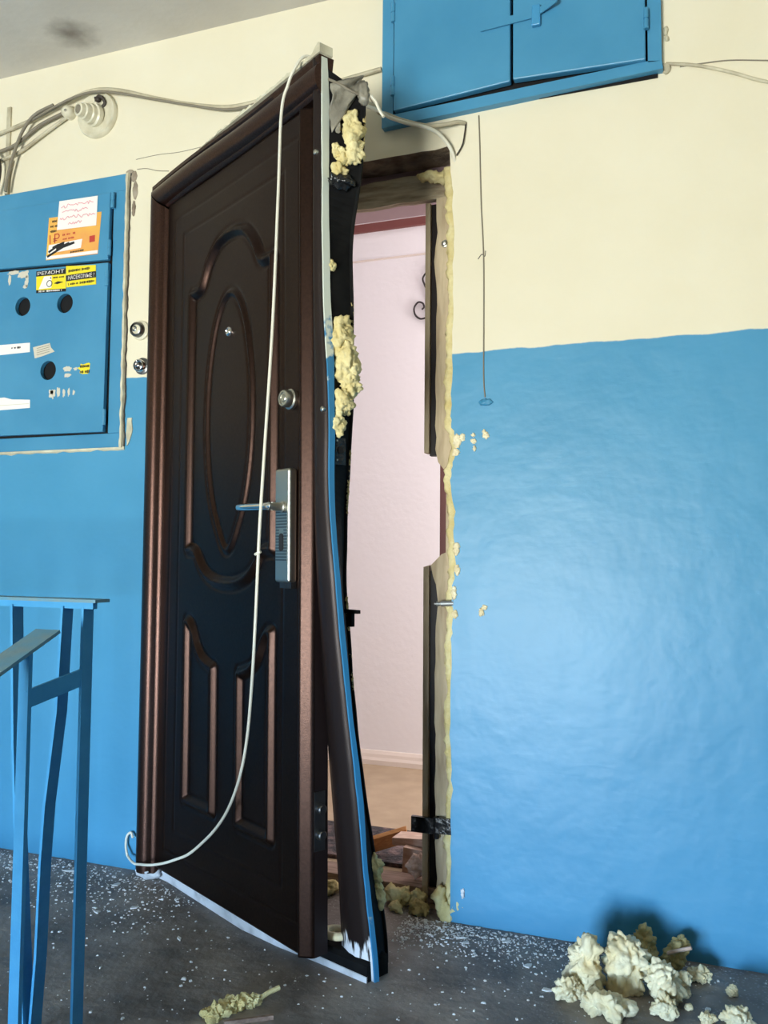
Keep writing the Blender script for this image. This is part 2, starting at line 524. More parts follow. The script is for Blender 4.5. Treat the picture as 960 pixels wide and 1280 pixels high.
def text_mesh(s, cx, cz, width, y, m, parent, height=None, tilt=0.0, name='lettering'):
    """flat printed lettering on a surface facing -Y, centred at (cx, cz), fitted to width (and height)"""
    cu = bpy.data.curves.new('t', 'FONT'); cu.body = s; cu.align_x = 'CENTER'; cu.align_y = 'CENTER'; cu.resolution_u = 2
    to = bpy.data.objects.new('t', cu); COL.objects.link(to)
    bpy.context.view_layer.update()
    me = bpy.data.meshes.new_from_object(to.evaluated_get(bpy.context.evaluated_depsgraph_get()))
    vs = [v.co.copy() for v in me.vertices]; fs = [tuple(p.vertices) for p in me.polygons]
    bpy.data.objects.remove(to); bpy.data.curves.remove(cu); bpy.data.meshes.remove(me)
    if not vs: return None
    x0 = min(v.x for v in vs); x1 = max(v.x for v in vs); y0 = min(v.y for v in vs); y1 = max(v.y for v in vs)
    sx = width / (x1 - x0); sz = sx if height is None else height / (y1 - y0)
    out = []
    for v in vs:
        a = (v.x - (x0 + x1) / 2) * sx; b = (v.y - (y0 + y1) / 2) * sz
        out.append((cx + a * math.cos(tilt) - b * math.sin(tilt), y, cz + a * math.sin(tilt) + b * math.cos(tilt)))
    return obj(name, out, fs, m, parent)


def print_marks(cx, cz, width, y, m, parent, height=0.008, tilt=0.0):
    """a line of print too small to read in the photograph: uneven ink strokes"""
    rng = random.Random(int(abs(cx * 7919 + cz * 104729) * 1000))
    mb = MB(); x = -width / 2
    while x < width / 2:
        a = rng.uniform(0.0022, 0.0052); h = height * rng.uniform(0.55, 1.0) / 2
        if rng.random() > 0.14:
            c = Vector((cx + (x + a / 2) * math.cos(tilt), y, cz + (x + a / 2) * math.sin(tilt)))
            mb.obox(c, (a * 0.42, 0, 0), (0, 0.0001, 0), (0, 0, h))
        x += a + 0.0006
    return mb.build('print_line', m, parent)


# door-plane coordinates: s along the door from its hinge side, n out of its face, z up; the set is slightly twisted
HX, HY = -1.53, 0.0


def D(s, n, z):
    a = R(28.0 + 1.0 * z)
    return Vector((HX + math.cos(a) * s - math.sin(a) * n, HY - math.sin(a) * s - math.cos(a) * n, z))


def dmap(v): return D(v[0], v[1], v[2])


# ------------------------------------------------------------------ setting: stairwell
random.seed(5)
# the entrance wall: one slab with a broken-out doorway
edge_r = [(-0.599, 2.017), (-0.597, 1.945), (-0.590, 1.89), (-0.586, 1.78), (-0.587, 1.695), (-0.586, 1.58), (-0.587, 1.481), (-0.590, 1.38), (-0.591, 1.291),
          (-0.588, 1.26), (-0.577, 1.235), (-0.575, 1.206), (-0.582, 1.18), (-0.591, 1.15), (-0.592, 1.123), (-0.586, 1.08), (-0.578, 1.04), (-0.583, 0.99), (-0.579, 0.936),
          (-0.576, 0.90), (-0.584, 0.85), (-0.588, 0.80), (-0.579, 0.78), (-0.585, 0.74), (-0.589, 0.70), (-0.588, 0.607), (-0.590, 0.50), (-0.588, 0.404), (-0.583, 0.33), (-0.588, 0.25),
          (-0.587, 0.15), (-0.586, 0.06), (-0.585, 0.0)]
er = []
for i in range(len(edge_r) - 1):
    (a, b), (c, d) = edge_r[i], edge_r[i + 1]
    for k in range(3):
        t = k / 3
        j = 0 if (k == 0 and i == 0) else random.uniform(-0.0025, 0.0025)
        er.append((a + (c - a) * t + j, b + (d - b) * t))
er.append(edge_r[-1])
top = []
for k in range(24):
    x = -1.534 + (1.534 - 0.599) * k / 24
    top.append((x, (2.045 if x < -1.27 else 2.012) + 0.006 * noise.noise(Vector((x * 14, 0, 3)))))
poly = [(-4.4, 0.0), (-1.534, 0.0)] + top + er + [(1.25, 0.0), (1.25, 2.5), (-4.4, 2.5)]
n = len(poly)
vv = [(x, 0.0, z) for x, z in poly] + [(x, 0.30, z) for x, z in poly]
ff = [tuple(range(n)), tuple(range(2 * n - 1, n - 1, -1))] + [(i, (i + 1) % n, n + (i + 1) % n, n + i) for i in range(n)]
fmi = [0, 2]
for i in range(n):
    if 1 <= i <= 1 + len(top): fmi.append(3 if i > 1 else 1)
    elif i < 1 + len(top) + len(er): fmi.append(1)
    else: fmi.append(0)
wall = obj('wall_back', vv, ff, None, mats=['stair_wall', 'raw_plaster', 'hall_wall', 'soffit_plaster'], fm=fmi)
tag(wall, 'stairwell wall painted blue below and cream above around the doorway', None, kind='structure')

fl = MB().box(-4.4, 1.25, -1.0, 0.06, -0.22, 0.0).build('floor', 'landing_concrete')
tag(fl, 'grey concrete landing strewn with plaster dust', None, kind='structure')
ce = MB().box(-4.4, 1.25, -1.25, 0.30, 2.5, 2.66).build('ceiling', 'ceiling_wash')
tag(ce, 'greyish whitewashed stairwell ceiling with a soot spot', None, kind='structure')
for nm, x0, x1 in (('wall_left', -4.6, -4.4), ('wall_right', 1.25, 1.45)):
    tag(MB().box(x0, x1, -5.4, 0.30, -1.7, 5.2).build(nm, 'stair_wall'), 'two-tone side wall of the stairwell', None, kind='structure')
tag(MB().box(-4.4, 1.25, -5.4, -1.25, 5.0, 5.2).build('ceiling_upper', 'ceiling_wash'), 'unseen ceiling set high over the stair void to lessen bounce light', None, kind='structure')  # void raised out of view so that less light bounces back
tag(MB().box(-4.4, 1.25, -1.25, -1.13, 2.66, 5.0).build('wall_upper', 'stair_wall'), 'unseen wall closing the raised stair void', None, kind='structure')
# rear wall with the half-landing window the daylight comes through
m_ = MB()
m_.box(-4.4, -2.0, -5.4, -5.2, -1.7, 5.2).box(-0.70, 1.25, -5.4, -5.2, -1.7, 5.2).box(-2.0, -0.70, -5.4, -5.2, -1.7, -0.38).box(-2.0, -0.70, -5.4, -5.2, 1.02, 5.2)
tag(m_.build('wall_front', 'stair_wall'), 'rear stairwell wall with the half-landing window', None, kind='structure')
m_ = MB()
for a in ((-2.0, -1.95, -0.38, 1.02), (-0.75, -0.70, -0.38, 1.02), (-1.95, -0.75, -0.38, -0.33), (-1.95, -0.75, 0.97, 1.02), (-1.38, -1.32, -0.33, 0.97)):
    m_.box(a[0], a[1], -5.33, -5.27, a[2], a[3])
tag(m_.build('window_1', 'white_trim'), 'wooden stairwell window frame on the half landing', None, kind='structure')
tag(MB().box(-4.4, 1.25, -5.2, -3.55, -1.72, -1.5).build('floor_half_landing', 'landing_concrete'), 'concrete half landing below', None, kind='structure')
tag(MB().box(-4.4, 1.25, -3.55, 0.10, -1.72, -1.5).build('floor_lower', 'landing_concrete'), 'concrete floor under the stair flight', None, kind='structure')
m_ = MB()
for k in range(9):
    m_.box(-1.02, 0.34, -1.0 - 0.283 * (k + 1), -1.0 - 0.283 * k + 0.001, -1.5, -0.166 * (k + 1))
tag(m_.build('stair_flight', 'landing_concrete'), 'concrete stair flight going down from the landing', None, kind='structure')

m_ = MB()
for k in range(9):  # flight added out of view to block bounce light from the right
    y0 = -1.0 - 0.283 * k
    m_.box(0.36, 1.25, y0 - 0.283, y0 + 0.001, -0.10 + 0.166 * k, 0.166 * (k + 1))
tag(m_.build('stair_flight', 'landing_concrete'), 'unseen concrete stair flight going up, added to block bounce light', None, kind='structure')

tag(MB().box(-4.4, 1.25, 0.0, 0.10, -1.5, -0.20).build('wall_lower_blocker', 'stair_wall'), 'unseen wall below the landing, added to stop light leaks', None, kind='structure')  # added out of view to keep outside light from leaking in
# ------------------------------------------------------------------ setting: hallway of the flat
YB = 1.45
tag(MB().box(-3.0, 0.62, YB, YB + 0.1, 0.0, 2.5).build('wall_hallway', 'hall_wall'), 'pinkish white hallway wall of the flat', None, kind='structure')
tag(MB().box(-3.0, 0.62, 0.06, YB + 0.1, -0.12, 0.0).build('floor_hallway', 'hall_floor'), 'tan linoleum hallway floor', None, kind='structure')
tag(MB().box(-3.0, 0.62, 0.30, YB + 0.1, 2.5, 2.6).build('ceiling_hallway', 'hall_wall'), 'white hallway ceiling', None, kind='structure')
tag(MB().box(-3.1, -3.0, 0.30, YB + 0.1, -0.1, 2.6).build('wall_hallway_left', 'hall_wall'), 'left end wall of the hallway', None, kind='structure')
tag(MB().box(0.62, 0.72, 0.30, YB + 0.1, -0.1, 2.6).build('wall_hallway_right', 'hall_wall'), 'right end wall of the hallway', None, kind='structure')
pr = [(0, 0), (0.022, 0), (0.022, 0.02), (0.016, 0.032), (0.013, 0.045), (0.006, 0.058), (0, 0.06)]
vv = [(-3.0, YB - a, b) for a, b in pr] + [(0.62, YB - a, b) for a, b in pr]
k = len(pr)
tag(obj('baseboard_hallway', vv, [tuple(range(k)), tuple(range(2 * k - 1, k - 1, -1))] + [(i, (i + 1) % k, k + (i + 1) % k, k + i) for i in range(k)], 'white_trim'),
    'cream moulded baseboard in the hallway', None, kind='structure')
tag(MB().box(-3.0, 0.62, YB - 0.02, YB, 2.42, 2.455).build('trim_1', 'red_brown'), 'red-brown cornice strip along the hallway wall', None, kind='structure')
tag(MB().box(-3.0, 0.62, YB - 0.004, YB, 2.284, 2.292).build('trim_2', 'white_trim'), 'thin cream wallpaper border seam', None, kind='structure')
tag(MB().box(-1.53, -0.55, 0.100, 0.35, 1.99, 2.06).build('trim_3', 'hall_soffit_shade'), 'mauve papered soffit inside the doorway, darkened in colour for its shade', None, kind='structure')

# ------------------------------------------------------------------ old wooden door frame left in the opening
wf = thing('wooden_door_frame', (-1.0, 0.07, 0.0), 'splintered pale wooden door frame left in the broken opening', 'door frame')


def splinter(poly, amp, step, seed):
    out = []
    for i in range(len(poly)):
        a = Vector((*poly[i], 0)); b = Vector((*poly[(i + 1) % len(poly)], 0))
        k = max(1, int((b - a).length / step))
        nrm = Vector((-(b - a).y, (b - a).x, 0)).normalized() if (b - a).length > 1e-6 else Vector()
        for j in range(k):
            p = a + (b - a) * j / k
            if 0 < j: p = p + nrm * amp * noise.noise(Vector((p.x * 37, p.y * 23, seed)))
            out.append((p.x, p.y))
    return out


# back board carrying the rebate (upper run and lower run, broken off between them)
up_board = [(-0.645, 1.895), (-0.60, 1.895), (-0.585, 1.6), (-0.585, 1.20), (-0.62, 1.155), (-0.636, 1.175), (-0.6440, 1.21), (-0.6450, 1.4), (-0.641, 1.60), (-0.650, 1.72), (-0.641, 1.80)]
MB().prism(splinter(up_board, 0.006, 0.03, 1), 0.035, 0.075).build('frame_board', 'old_wood', wf)
lo_board = [(-0.648, 0.87), (-0.655, 0.90), (-0.625, 0.93), (-0.60, 0.94), (-0.585, 0.8), (-0.586, 0.58), (-0.598, 0.53), (-0.598, 0.0), (-0.634, 0.0), (-0.640, 0.3), (-0.640, 0.74), (-0.634, 0.80), (-0.640, 0.85)]
MB().prism(splinter(lo_board, 0.005, 0.03, 2), 0.035, 0.075).build('frame_board', 'old_wood', wf)
MB().prism([(-0.612, 0.90), (-0.585, 0.90), (-0.585, 1.22), (-0.612, 1.20)], 0.03, 0.075).build('frame_board', 'old_wood', wf)
# door stop strips at the inner edge and dark strips behind that paint the rebate's shade
MB().box(-0.690, -0.676, 0.082, 0.115, 1.207, 1.905).build('door_stop', 'old_wood', wf)
MB().prism([(-0.688, 0.0), (-0.672, 0.0), (-0.674, 0.90), (-0.690, 0.895)], 0.082, 0.115).build('door_stop', 'old_wood', wf)
MB().box(-0.678, -0.60, 0.095, 0.115, 1.20, 1.905).build('rebate', 'edge_metal_rebate_shade', wf)
MB().box(-0.675, -0.60, 0.095, 0.115, 0.0, 0.885).build('rebate', 'edge_metal_rebate_shade', wf)
MB().box(-0.648, -0.58, 0.095, 0.14, 0.885, 1.20).build('rebate', 'red_brown', wf)
# head of the frame
MB().prism(splinter([(-1.50, 1.918), (-0.645, 1.911), (-0.60, 1.90), (-0.602, 1.985), (-0.8, 1.985), (-1.1, 1.978), (-1.50, 1.985)], 0.006, 0.04, 5), 0.075, 0.097).build('frame_head', 'header_wood', wf)
MB().box(-1.53, -1.46, 0.088, 0.13, 0.0, 1.93).build('frame_board', 'old_wood', wf)
# set foam along the broken edge
fv = MB(); v = []; KS = 10; NS = 420
for i in range(NS):
    z = 0.02 + 1.95 * i / (NS - 1)
    xx = float(np.interp(-z, [-b for a, b in edge_r], [a for a, b in edge_r]))
    w1 = 0.0085 + 0.004 * noise.noise(Vector((0, 0, z * 9))) + 0.0035 * noise.noise(Vector((0, 5, z * 34))) + 0.0015 * noise.noise(Vector((0, 8, z * 90)))
    if z < 0.62: w1 *= max(0.25, 0.75 + 0.6 * noise.noise(Vector((2, 0, z * 13))))
    w1 = max(w1, 0.0015)
    cx_ = xx - 0.010 + 0.003 * noise.noise(Vector((z * 17, 1, 0)))
    for j in range(KS):
        t = 2 * math.pi * j / KS
        g = 1 + 0.5 * noise.noise(Vector((math.cos(t) * 2, math.sin(t) * 2, z * 55)))
        v.append((cx_ + math.cos(t) * w1 * 1.7 * g, 0.026 + math.sin(t) * w1 * g, z))
fv.add(v, [(i * KS + j, i * KS + (j + 1) % KS, (i + 1) * KS + (j + 1) % KS, (i + 1) * KS + j) for i in range(NS - 1) for j in range(KS)] + [tuple(range(KS)), tuple(range((NS - 1) * KS, NS * KS))])
o = fv.build('foam_seam', 'foam', wf, True); tag(o, 'yellow foam bead along the broken wall edge', kind='stuff')
for i, (x, z, a, b) in enumerate([(-0.63, 1.955, 0.035, 0.016), (-0.665, 1.962, 0.03, 0.013), (-0.606, 1.93, 0.018, 0.03), (-0.69, 1.966, 0.012, 0.009)]):
    lump('foam_lump', 'foam', wf, (x, 0.045, z), a, 0.02, b, 40 + i, 0.5, 3)
for i, (x, z) in enumerate([(-0.575, 0.04), (-0.6, 0.02), (-0.62, 0.05)]):
    lump('foam_lump', 'foam', wf, (x, 0.015, z), 0.02, 0.02, 0.03, 50 + i, 0.6, 3)
# anchor bolts left sticking out of the edge
b1 = MB().lathe((-0.588, 0.005, 0.803), (-1, -0.1, -0.05), [(-0.005, 0.0075), (0.028, 0.0075), (0.028, 0.005), (0.034, 0.005), (0.034, 0.0062), (0.040, 0.0062), (0.040, 0.003), (0.046, 0.003)], 14)
b1.build('anchor_bolt', 'bolt_zinc', wf, True)['label'] = 'steel anchor bolt'
MB().lathe((-0.619, 0.034, 1.765), (0, -1, 0), [(0, 0.010), (0.004, 0.010), (0.006, 0.006), (0.012, 0.006), (0.013, 0.003)], 14).build('anchor_bolt', 'steel', wf, True)['label'] = 'steel anchor bolt'
# black hinge plate remnant near the foot
mb = MB().box(-0.70, -0.635, 0.02, 0.032, 0.205, 0.245)
mb.lathe((-0.632, 0.024, 0.195), (0, 0, 1), [(0, 0.008), (0.055, 0.008)], 12).box(-0.632, -0.588, 0.015, 0.03, 0.21, 0.25)
mb.build('latch_plate', 'black_plastic', wf)['label'] = 'black metal latch remnant on the frame foot'
# threshold plank of the old frame
MB().prism(splinter([(-1.45, 0.0), (-0.60, 0.0), (-0.60, 0.04), (-1.45, 0.046)], 0.004, 0.03, 8), 0.085, 0.165).build('sill_plank', 'plank_wood', wf)

# ------------------------------------------------------------------ the torn-out metal door set
door = thing('metal_entrance_door', (HX, HY, 0.0), 'dark brown embossed metal door torn out of the wall with its frame', 'door')

# leaf: embossed sheet as a relief grid
S0, S1, Z0, Z1 = 0.107, 0.832, 0.040, 1.948
NU, NV = 190, 470
cs = 0.4705
half = [(0.0, 1.762), (0.035, 1.759), (0.07, 1.748), (0.10, 1.724), (0.125, 1.695), (0.143, 1.662), (0.156, 1.648), (0.175, 1.643), (0.207, 1.645)]
halfb = [(0.207, 0.938), (0.178, 0.936), (0.158, 0.928), (0.143, 0.908), (0.122, 0.886), (0.09, 0.866), (0.045, 0.853), (0.0, 0.850)]


def dense(pts, k=6, closed=True):
    return [(p.x, p.y) for p in smooth_path([Vector((a, b, 0)) for a, b in pts], k, closed)]


upper = dense([(cs - a, b) for a, b in reversed(half)] + [(cs + a, b) for a, b in half[1:]], 5, False) + \
        dense([(cs + a, b) for a, b in halfb] + [(cs - a, b) for a, b in reversed(halfb[:-1])], 5, False)
upper.append(upper[0])
oval = []
for k in range(96):
    t = 2 * math.pi * k / 96
    x, zz = math.sin(t), math.cos(t)
    if zz < -0.86: zz = zz - 0.10 * ((-zz - 0.86) / 0.14) ** 2
    oval.append((cs + 0.112 * x, 1.285 + 0.318 * zz))
oval.append(oval[0])


def lowpanel(mir):
    top_ = dense([(-0.207, 0.742), (-0.190, 0.738), (-0.170, 0.715), (-0.150, 0.680), (-0.125, 0.652), (-0.095, 0.638), (-0.064, 0.630)], 5, False)
    p = top_ + [(-0.064, 0.262), (-0.207, 0.262)]
    p = [(cs + (a if not mir else -a), b) for a, b in p]
    return p + [p[0]]


curves = [(upper, 0.0150, 0.0120), (oval, 0.0095, 0.0060), (lowpanel(False), 0.0140, 0.0115), (lowpanel(True), 0.0140, 0.0115)]
SS, ZZ = np.meshgrid(np.linspace(S0, S1, NU), np.linspace(Z0, Z1, NV))
Hh = np.zeros_like(SS)


def seg_dist(pts):
    d = np.full(SS.shape, 9.0)
    for (a, b), (c, e) in zip(pts[:-1], pts[1:]):
        vx, vz = c - a, e - b
        L2 = vx * vx + vz * vz
        if L2 < 1e-12: continue
        t = np.clip(((SS - a) * vx + (ZZ - b) * vz) / L2, 0, 1)
        d = np.minimum(d, np.hypot(SS - a - t * vx, ZZ - b - t * vz))
    return d


for pts, wid, hgt in curves:
    d = seg_dist(pts)
    Hh += np.where(d < wid, hgt * np.clip(1 - d / wid, 0, 1) ** 0.9, 0) - 0.0025 * np.exp(-((d - wid - 0.004) / 0.004) ** 2)
for (a, b, c, e) in ((0.150, 0.790, 0.10, 1.893), (0.205, 0.723, 0.165, 1.835)):
    rect = [(a, c), (b, c), (b, e), (a, e), (a, c)]
    d = seg_dist(rect)
    Hh -= 0.0018 * np.exp(-(d / 0.0035) ** 2)
# rounded closing edge on the lock side and a small lip on the others
Hh += np.interp(SS, [0.0, 0.795, 0.803, 0.829, 0.832], [0.0, 0.0, 0.012, -0.008, -0.014])
# dents from the forced opening
Hh += 0.0016 * np.sin(SS * 9 + 1.3) * np.sin(ZZ * 4.1)
vv = [D(SS[j, i], Hh[j, i], ZZ[j, i]) for j in range(NV) for i in range(NU)]
ff = [(j * NU + i, j * NU + i + 1, (j + 1) * NU + i + 1, (j + 1) * NU + i) for j in range(NV - 1) for i in range(NU - 1)]
k = len(vv)
ring = [i for i in range(NU)] + [j * NU + NU - 1 for j in range(1, NV)] + [(NV - 1) * NU + i for i in range(NU - 2, -1, -1)] + [j * NU for j in range(NV - 2, 0, -1)]
flat = [(SS.flat[i], ZZ.flat[i]) for i in ring]
vv += [D(s, -0.05, z) for s, z in flat]
r_ = len(ring)
ff += [(ring[i], k + i, k + (i + 1) % r_, ring[(i + 1) % r_]) for i in range(r_)]
nf = len(ff)
ff.append(tuple(range(k, k + r_)))
leaf = obj('door_leaf', vv, ff, None, door, smooth=True, mats=['door_metal', 'edge_metal_rebate_shade'],
           fm=[0] * ((NV - 1) * (NU - 1)) + [1] * (r_ + 1))
for p in leaf.data.polygons[-(r_ + 1):]: p.use_smooth = False
leaf['label'] = 'embossed dark brown sheet metal leaf'

# furniture of the leaf
MB().lathe(D(0.470, 0, 1.50), D(0, 1, 1.5) - D(0, 0, 1.5), [(-0.005, 0.013), (0.003, 0.013), (0.006, 0.011), (0.007, 0.008), (0.005, 0.006), (0.006, 0.001)], 20).build('peephole', 'chrome', leaf, True)['label'] = 'chrome peephole'
MB().lathe(D(0.757, 0, 1.284), D(0, 1, 1.3) - D(0, 0, 1.3), [(-0.005, 0.024), (0.006, 0.024), (0.008, 0.020), (0.022, 0.020), (0.025, 0.018), (0.025, 0.015), (0.022, 0.014), (0.022, 0.009), (0.024, 0.007), (0.024, 0.001)], 28).build('lock_cylinder', 'steel', leaf, True)['label'] = 'round steel upper lock cylinder'


def dbox(s0, s1, n0, n1, z0, z1): return MB().box(s0, s1, n0, n1, z0, z1).map(dmap)


pl = bevel(dbox(0.725, 0.782, 0.0, 0.024, 0.862, 1.122).build('handle_plate', 'steel', leaf), 0.006, 3)
pl['label'] = 'long brushed steel handle plate'
m_ = MB()
for k in range(17):
    zc = 1.02 - 0.0068 * k
    if 6 <= k <= 12:
        m_.box(0.730, 0.743, 0.0236, 0.0252, zc, zc + 0.003); m_.box(0.763, 0.775, 0.0236, 0.0252, zc, zc + 0.003)
    else:
        m_.box(0.730, 0.775, 0.0236, 0.0252, zc, zc + 0.003)
m_.map(dmap).build('plate_ribs', 'steel_dark', leaf)
MB().prism([(0.753 + 0.0085 * math.cos(t) * (1 if abs(math.sin(t)) > 0 else 1), 0.953 + 0.0085 * math.sin(t) + (0.012 if math.sin(t) > 0 else -0.012)) for t in [2 * math.pi * q / 20 for q in range(20)]], 0.0238, 0.0256).map(lambda v: D(v[0], v[1], v[2])).build('keyhole', 'ink_black', leaf)
MB().lathe(D(0.757, 0.024, 1.034), D(0, 1, 1.0) - D(0, 0, 1.0), [(0, 0.013), (0.004, 0.013), (0.006, 0.0095), (0.035, 0.0095), (0.04, 0.009)], 18).build('lever_neck', 'steel', leaf, True)
lv = MB().tube([D(0.762, 0.056, 1.034), D(0.745, 0.060, 1.034), D(0.71, 0.061, 1.034), D(0.65, 0.060, 1.035), D(0.622, 0.056, 1.036)], 0.0095, 12, 6)
lv.build('lever_handle', 'chrome', leaf, True)['label'] = 'chrome lever handle'
dbox(0.732, 0.778, 0.0, 0.014, 0.848, 0.864).build('plate_backing', 'black_plastic', leaf)
# locking bolts and plate on the leaf's closing edge
dbox(0.8315, 0.8335, -0.042, -0.012, 0.27, 0.40).build('bolt_plate', 'steel_dark', leaf)
for zc in (0.305, 0.362):
    MB().lathe(D(0.832, -0.027, zc), D(1, 0, zc) - D(0, 0, zc), [(0, 0.011), (0.012, 0.011), (0.014, 0.009)], 16).build('locking_bolt', 'steel_dark', leaf, True)

# frame: hinge-side jamb and head share one moulded profile (p from the outer edge inwards, n out of the face)
prof = [(0.0, -0.085), (0.0, 0.004), (0.004, 0.009), (0.014, 0.009), (0.018, 0.004), (0.026, 0.004), (0.030, 0.012)]
for k in range(9):
    t = math.pi * (0.16 + 0.76 * k / 8)
    prof.append((0.060 - 0.030 * math.cos(t), 0.012 + 0.022 * math.sin(t)))
prof += [(0.092, 0.008), (0.098, 0.004), (0.103, -0.006), (0.103, -0.060)]


def sweep(path_fn, steps, name, m, parent):
    v = []; f = []; k = len(prof)
    for i in range(steps + 1):
        for p, nn_ in prof: v.append(path_fn(i / steps, p, nn_))
    for i in range(steps):
        for j in range(k):
            f.append((i * k + j, i * k + (j + 1) % k, (i + 1) * k + (j + 1) % k, (i + 1) * k + j))
    f.append(tuple(range(k))); f.append(tuple(range((steps + 1) * k - 1, steps * k - 1, -1)))
    o = obj(name, v, f, m, parent, smooth=True)
    md = o.modifiers.new('split', 'EDGE_SPLIT'); md.split_angle = R(38)
    return o


ZT = 2.04
jl = sweep(lambda t, p, q: D(p, q, 0.02 + (ZT - p - 0.02) * t), 60, 'frame_jamb', 'frame_metal', door)
jl['label'] = 'bronze-brown hinge-side jamb with rounded moulding'
hd = sweep(lambda t, p, q: D(p * (1 - t) + 0.868 * t, q * (1 - 0.55 * t), (ZT - p * (0.94 - 0.06 * t)) + 0.012 * t + 0.004 * math.sin(t * 7)), 60, 'frame_head', 'frame_metal', door)
hd['label'] = 'moulded head bar of the metal frame'
# whitewash and plaster torn off with the top edge
m_ = MB(); N_ = 120; v = []; f = []
for i in range(N_ + 1):
    t = i / N_; s = 0.30 + 0.575 * t
    zt = ZT + 0.012 * s / 0.87 + 0.002
    h = max(0.0012, (0.003 + 0.007 * t + 0.008 * noise.noise(Vector((s * 40, 0, 0))) + 0.004 * noise.noise(Vector((s * 110, 3, 0)))) * min(1, t * 6 + 0.1) + 0.012 * max(0, t - 0.93) / 0.07)
    for (a, b) in ((0.006, 0), (0.006, h), (-0.03, h), (-0.03, 0)): v.append(D(s, a, zt + b))
for i in range(N_):
    for j in range(4): f.append((i * 4 + j, i * 4 + (j + 1) % 4, (i + 1) * 4 + (j + 1) % 4, (i + 1) * 4 + j))
f += [(0, 1, 2, 3), tuple(N_ * 4 + j for j in (3, 2, 1, 0))]
obj('plaster_strip', v, f, 'cream_paint', hd)['label'] = 'strip of whitewashed plaster torn off with the head'

# lock-side jamb: bent outwards below the lock and kicked back at its foot
JZ = [2.050, 1.95, 1.8, 1.65, 1.5, 1.4, 1.3, 1.2, 1.1, 1.0, 0.9, 0.8, 0.65, 0.5, 0.35, 0.2, 0.1, 0.0]
JN = [-0.004, -0.004, -0.004, -0.004, -0.004, -0.004, -0.004, -0.004, -0.004, -0.004, -0.004, -0.0147, -0.0307, -0.0467, -0.0627, -0.0787, -0.0893, -0.1]
JA = [0.8353, 0.8399, 0.8372, 0.8366, 0.8367, 0.837, 0.8372, 0.8383, 0.8399, 0.8432, 0.8492, 0.8447, 0.8388, 0.8362, 0.8347, 0.8343, 0.8286, 0.824]
JB = [0.8675, 0.8687, 0.8699, 0.8712, 0.8757, 0.8828, 0.8943, 0.8971, 0.8954, 0.9011, 0.9168, 0.9143, 0.9167, 0.924, 0.929, 0.9275, 0.9334, 0.9358]
JC = [0.925, 0.9248, 0.914, 0.872, 0.8775, 0.8788, 0.8764, 0.8738, 0.8637, 0.8548, 0.8488, 0.8458, 0.8416, 0.8456, 0.8574, 0.8745, 0.89, 0.8866]
zz_ = np.linspace(2.050, 0.0, 130)


def ji(tab, z):
    return float(np.interp(-z, [-a for a in JZ], tab))


def sm(tab, z):
    return sum(ji(tab, min(2.05, max(0.0, z + d))) for d in (-0.05, -0.025, 0, 0.025, 0.05)) / 5


fv, ev, bv = [], [], []
for z in zz_:
    a, b, c, q = sm(JA, z), sm(JB, z), sm(JC, z), sm(JN, z)
    wob = 0.0025 * noise.noise(Vector((0, 0, z * 7))) + 0.0012 * noise.noise(Vector((3, 0, z * 22)))
    b += wob
    fp = [(a, q - 0.012), (a, q), (a + (b - a) * .15, q + .004), (a + (b - a) * .35, q + .010), (a + (b - a) * .55, q + .010), (a + (b - a) * .75, q + .005), (b, q), (b - .002, q - 0.014)]
    fv += [D(s, n_, z) for s, n_ in fp]
    ew = (0.011 + 0.006 * min(1.0, max(0.0, (z - 1.0) / 0.4))) + 0.004 * noise.noise(Vector((5, 0, z * 6)))
    ep = [(b - 0.0015, q + 0.001), (b + 0.0022, q + 0.0005), (b + 0.003, q - ew), (b - 0.001, q - ew)]
    ev += [D(s, n_, z) for s, n_ in ep]
    cw = 0.004 * noise.noise(Vector((9, 0, z * 9)))
    zc = min(z, 1.965)
    bp_ = [(b - 0.001, q - ew + 0.002), (c + cw, q - 0.074), (c + cw + 0.004, q - 0.078), (c + cw, q - 0.084), (c + cw - 0.006, q - 0.078), (b - 0.006, q - ew + 0.002)]
    bv += [D(s, n_, zc if i_ in (1, 2, 3, 4) else min(z, 2.03)) for i_, (s, n_) in enumerate(bp_)]


def strips(v, k, n_):
    f = [(i * k + j, i * k + (j + 1) % k, (i + 1) * k + (j + 1) % k, (i + 1) * k + j) for i in range(n_ - 1) for j in range(k)]
    return f + [tuple(range(k)), tuple(range(n_ * k - 1, (n_ - 1) * k - 1, -1))]


jr = obj('frame_jamb', fv, strips(fv, 8, len(zz_)), 'jamb_metal', door, smooth=True)
jr['label'] = 'bent lock-side jamb with white paint on its foot'
obj('painted_edge', ev, strips(ev, 4, len(zz_)), 'jamb_edge', jr)['label'] = 'jamb edge still coated in white and blue wall paint'
obj('jamb_side', bv, strips(bv, 6, len(zz_)), 'black_metal', jr)['label'] = 'black outer side of the jamb'
# screw heads on the jamb
for s, z in ((0.857, 1.83), (0.884, 1.245)):
    MB().lathe(D(s, 0.004, z), D(0, 1, z) - D(0, 0, z), [(-0.004, 0.006), (0.003, 0.006), (0.005, 0.003)], 12).build('screw', 'steel', jr, True)
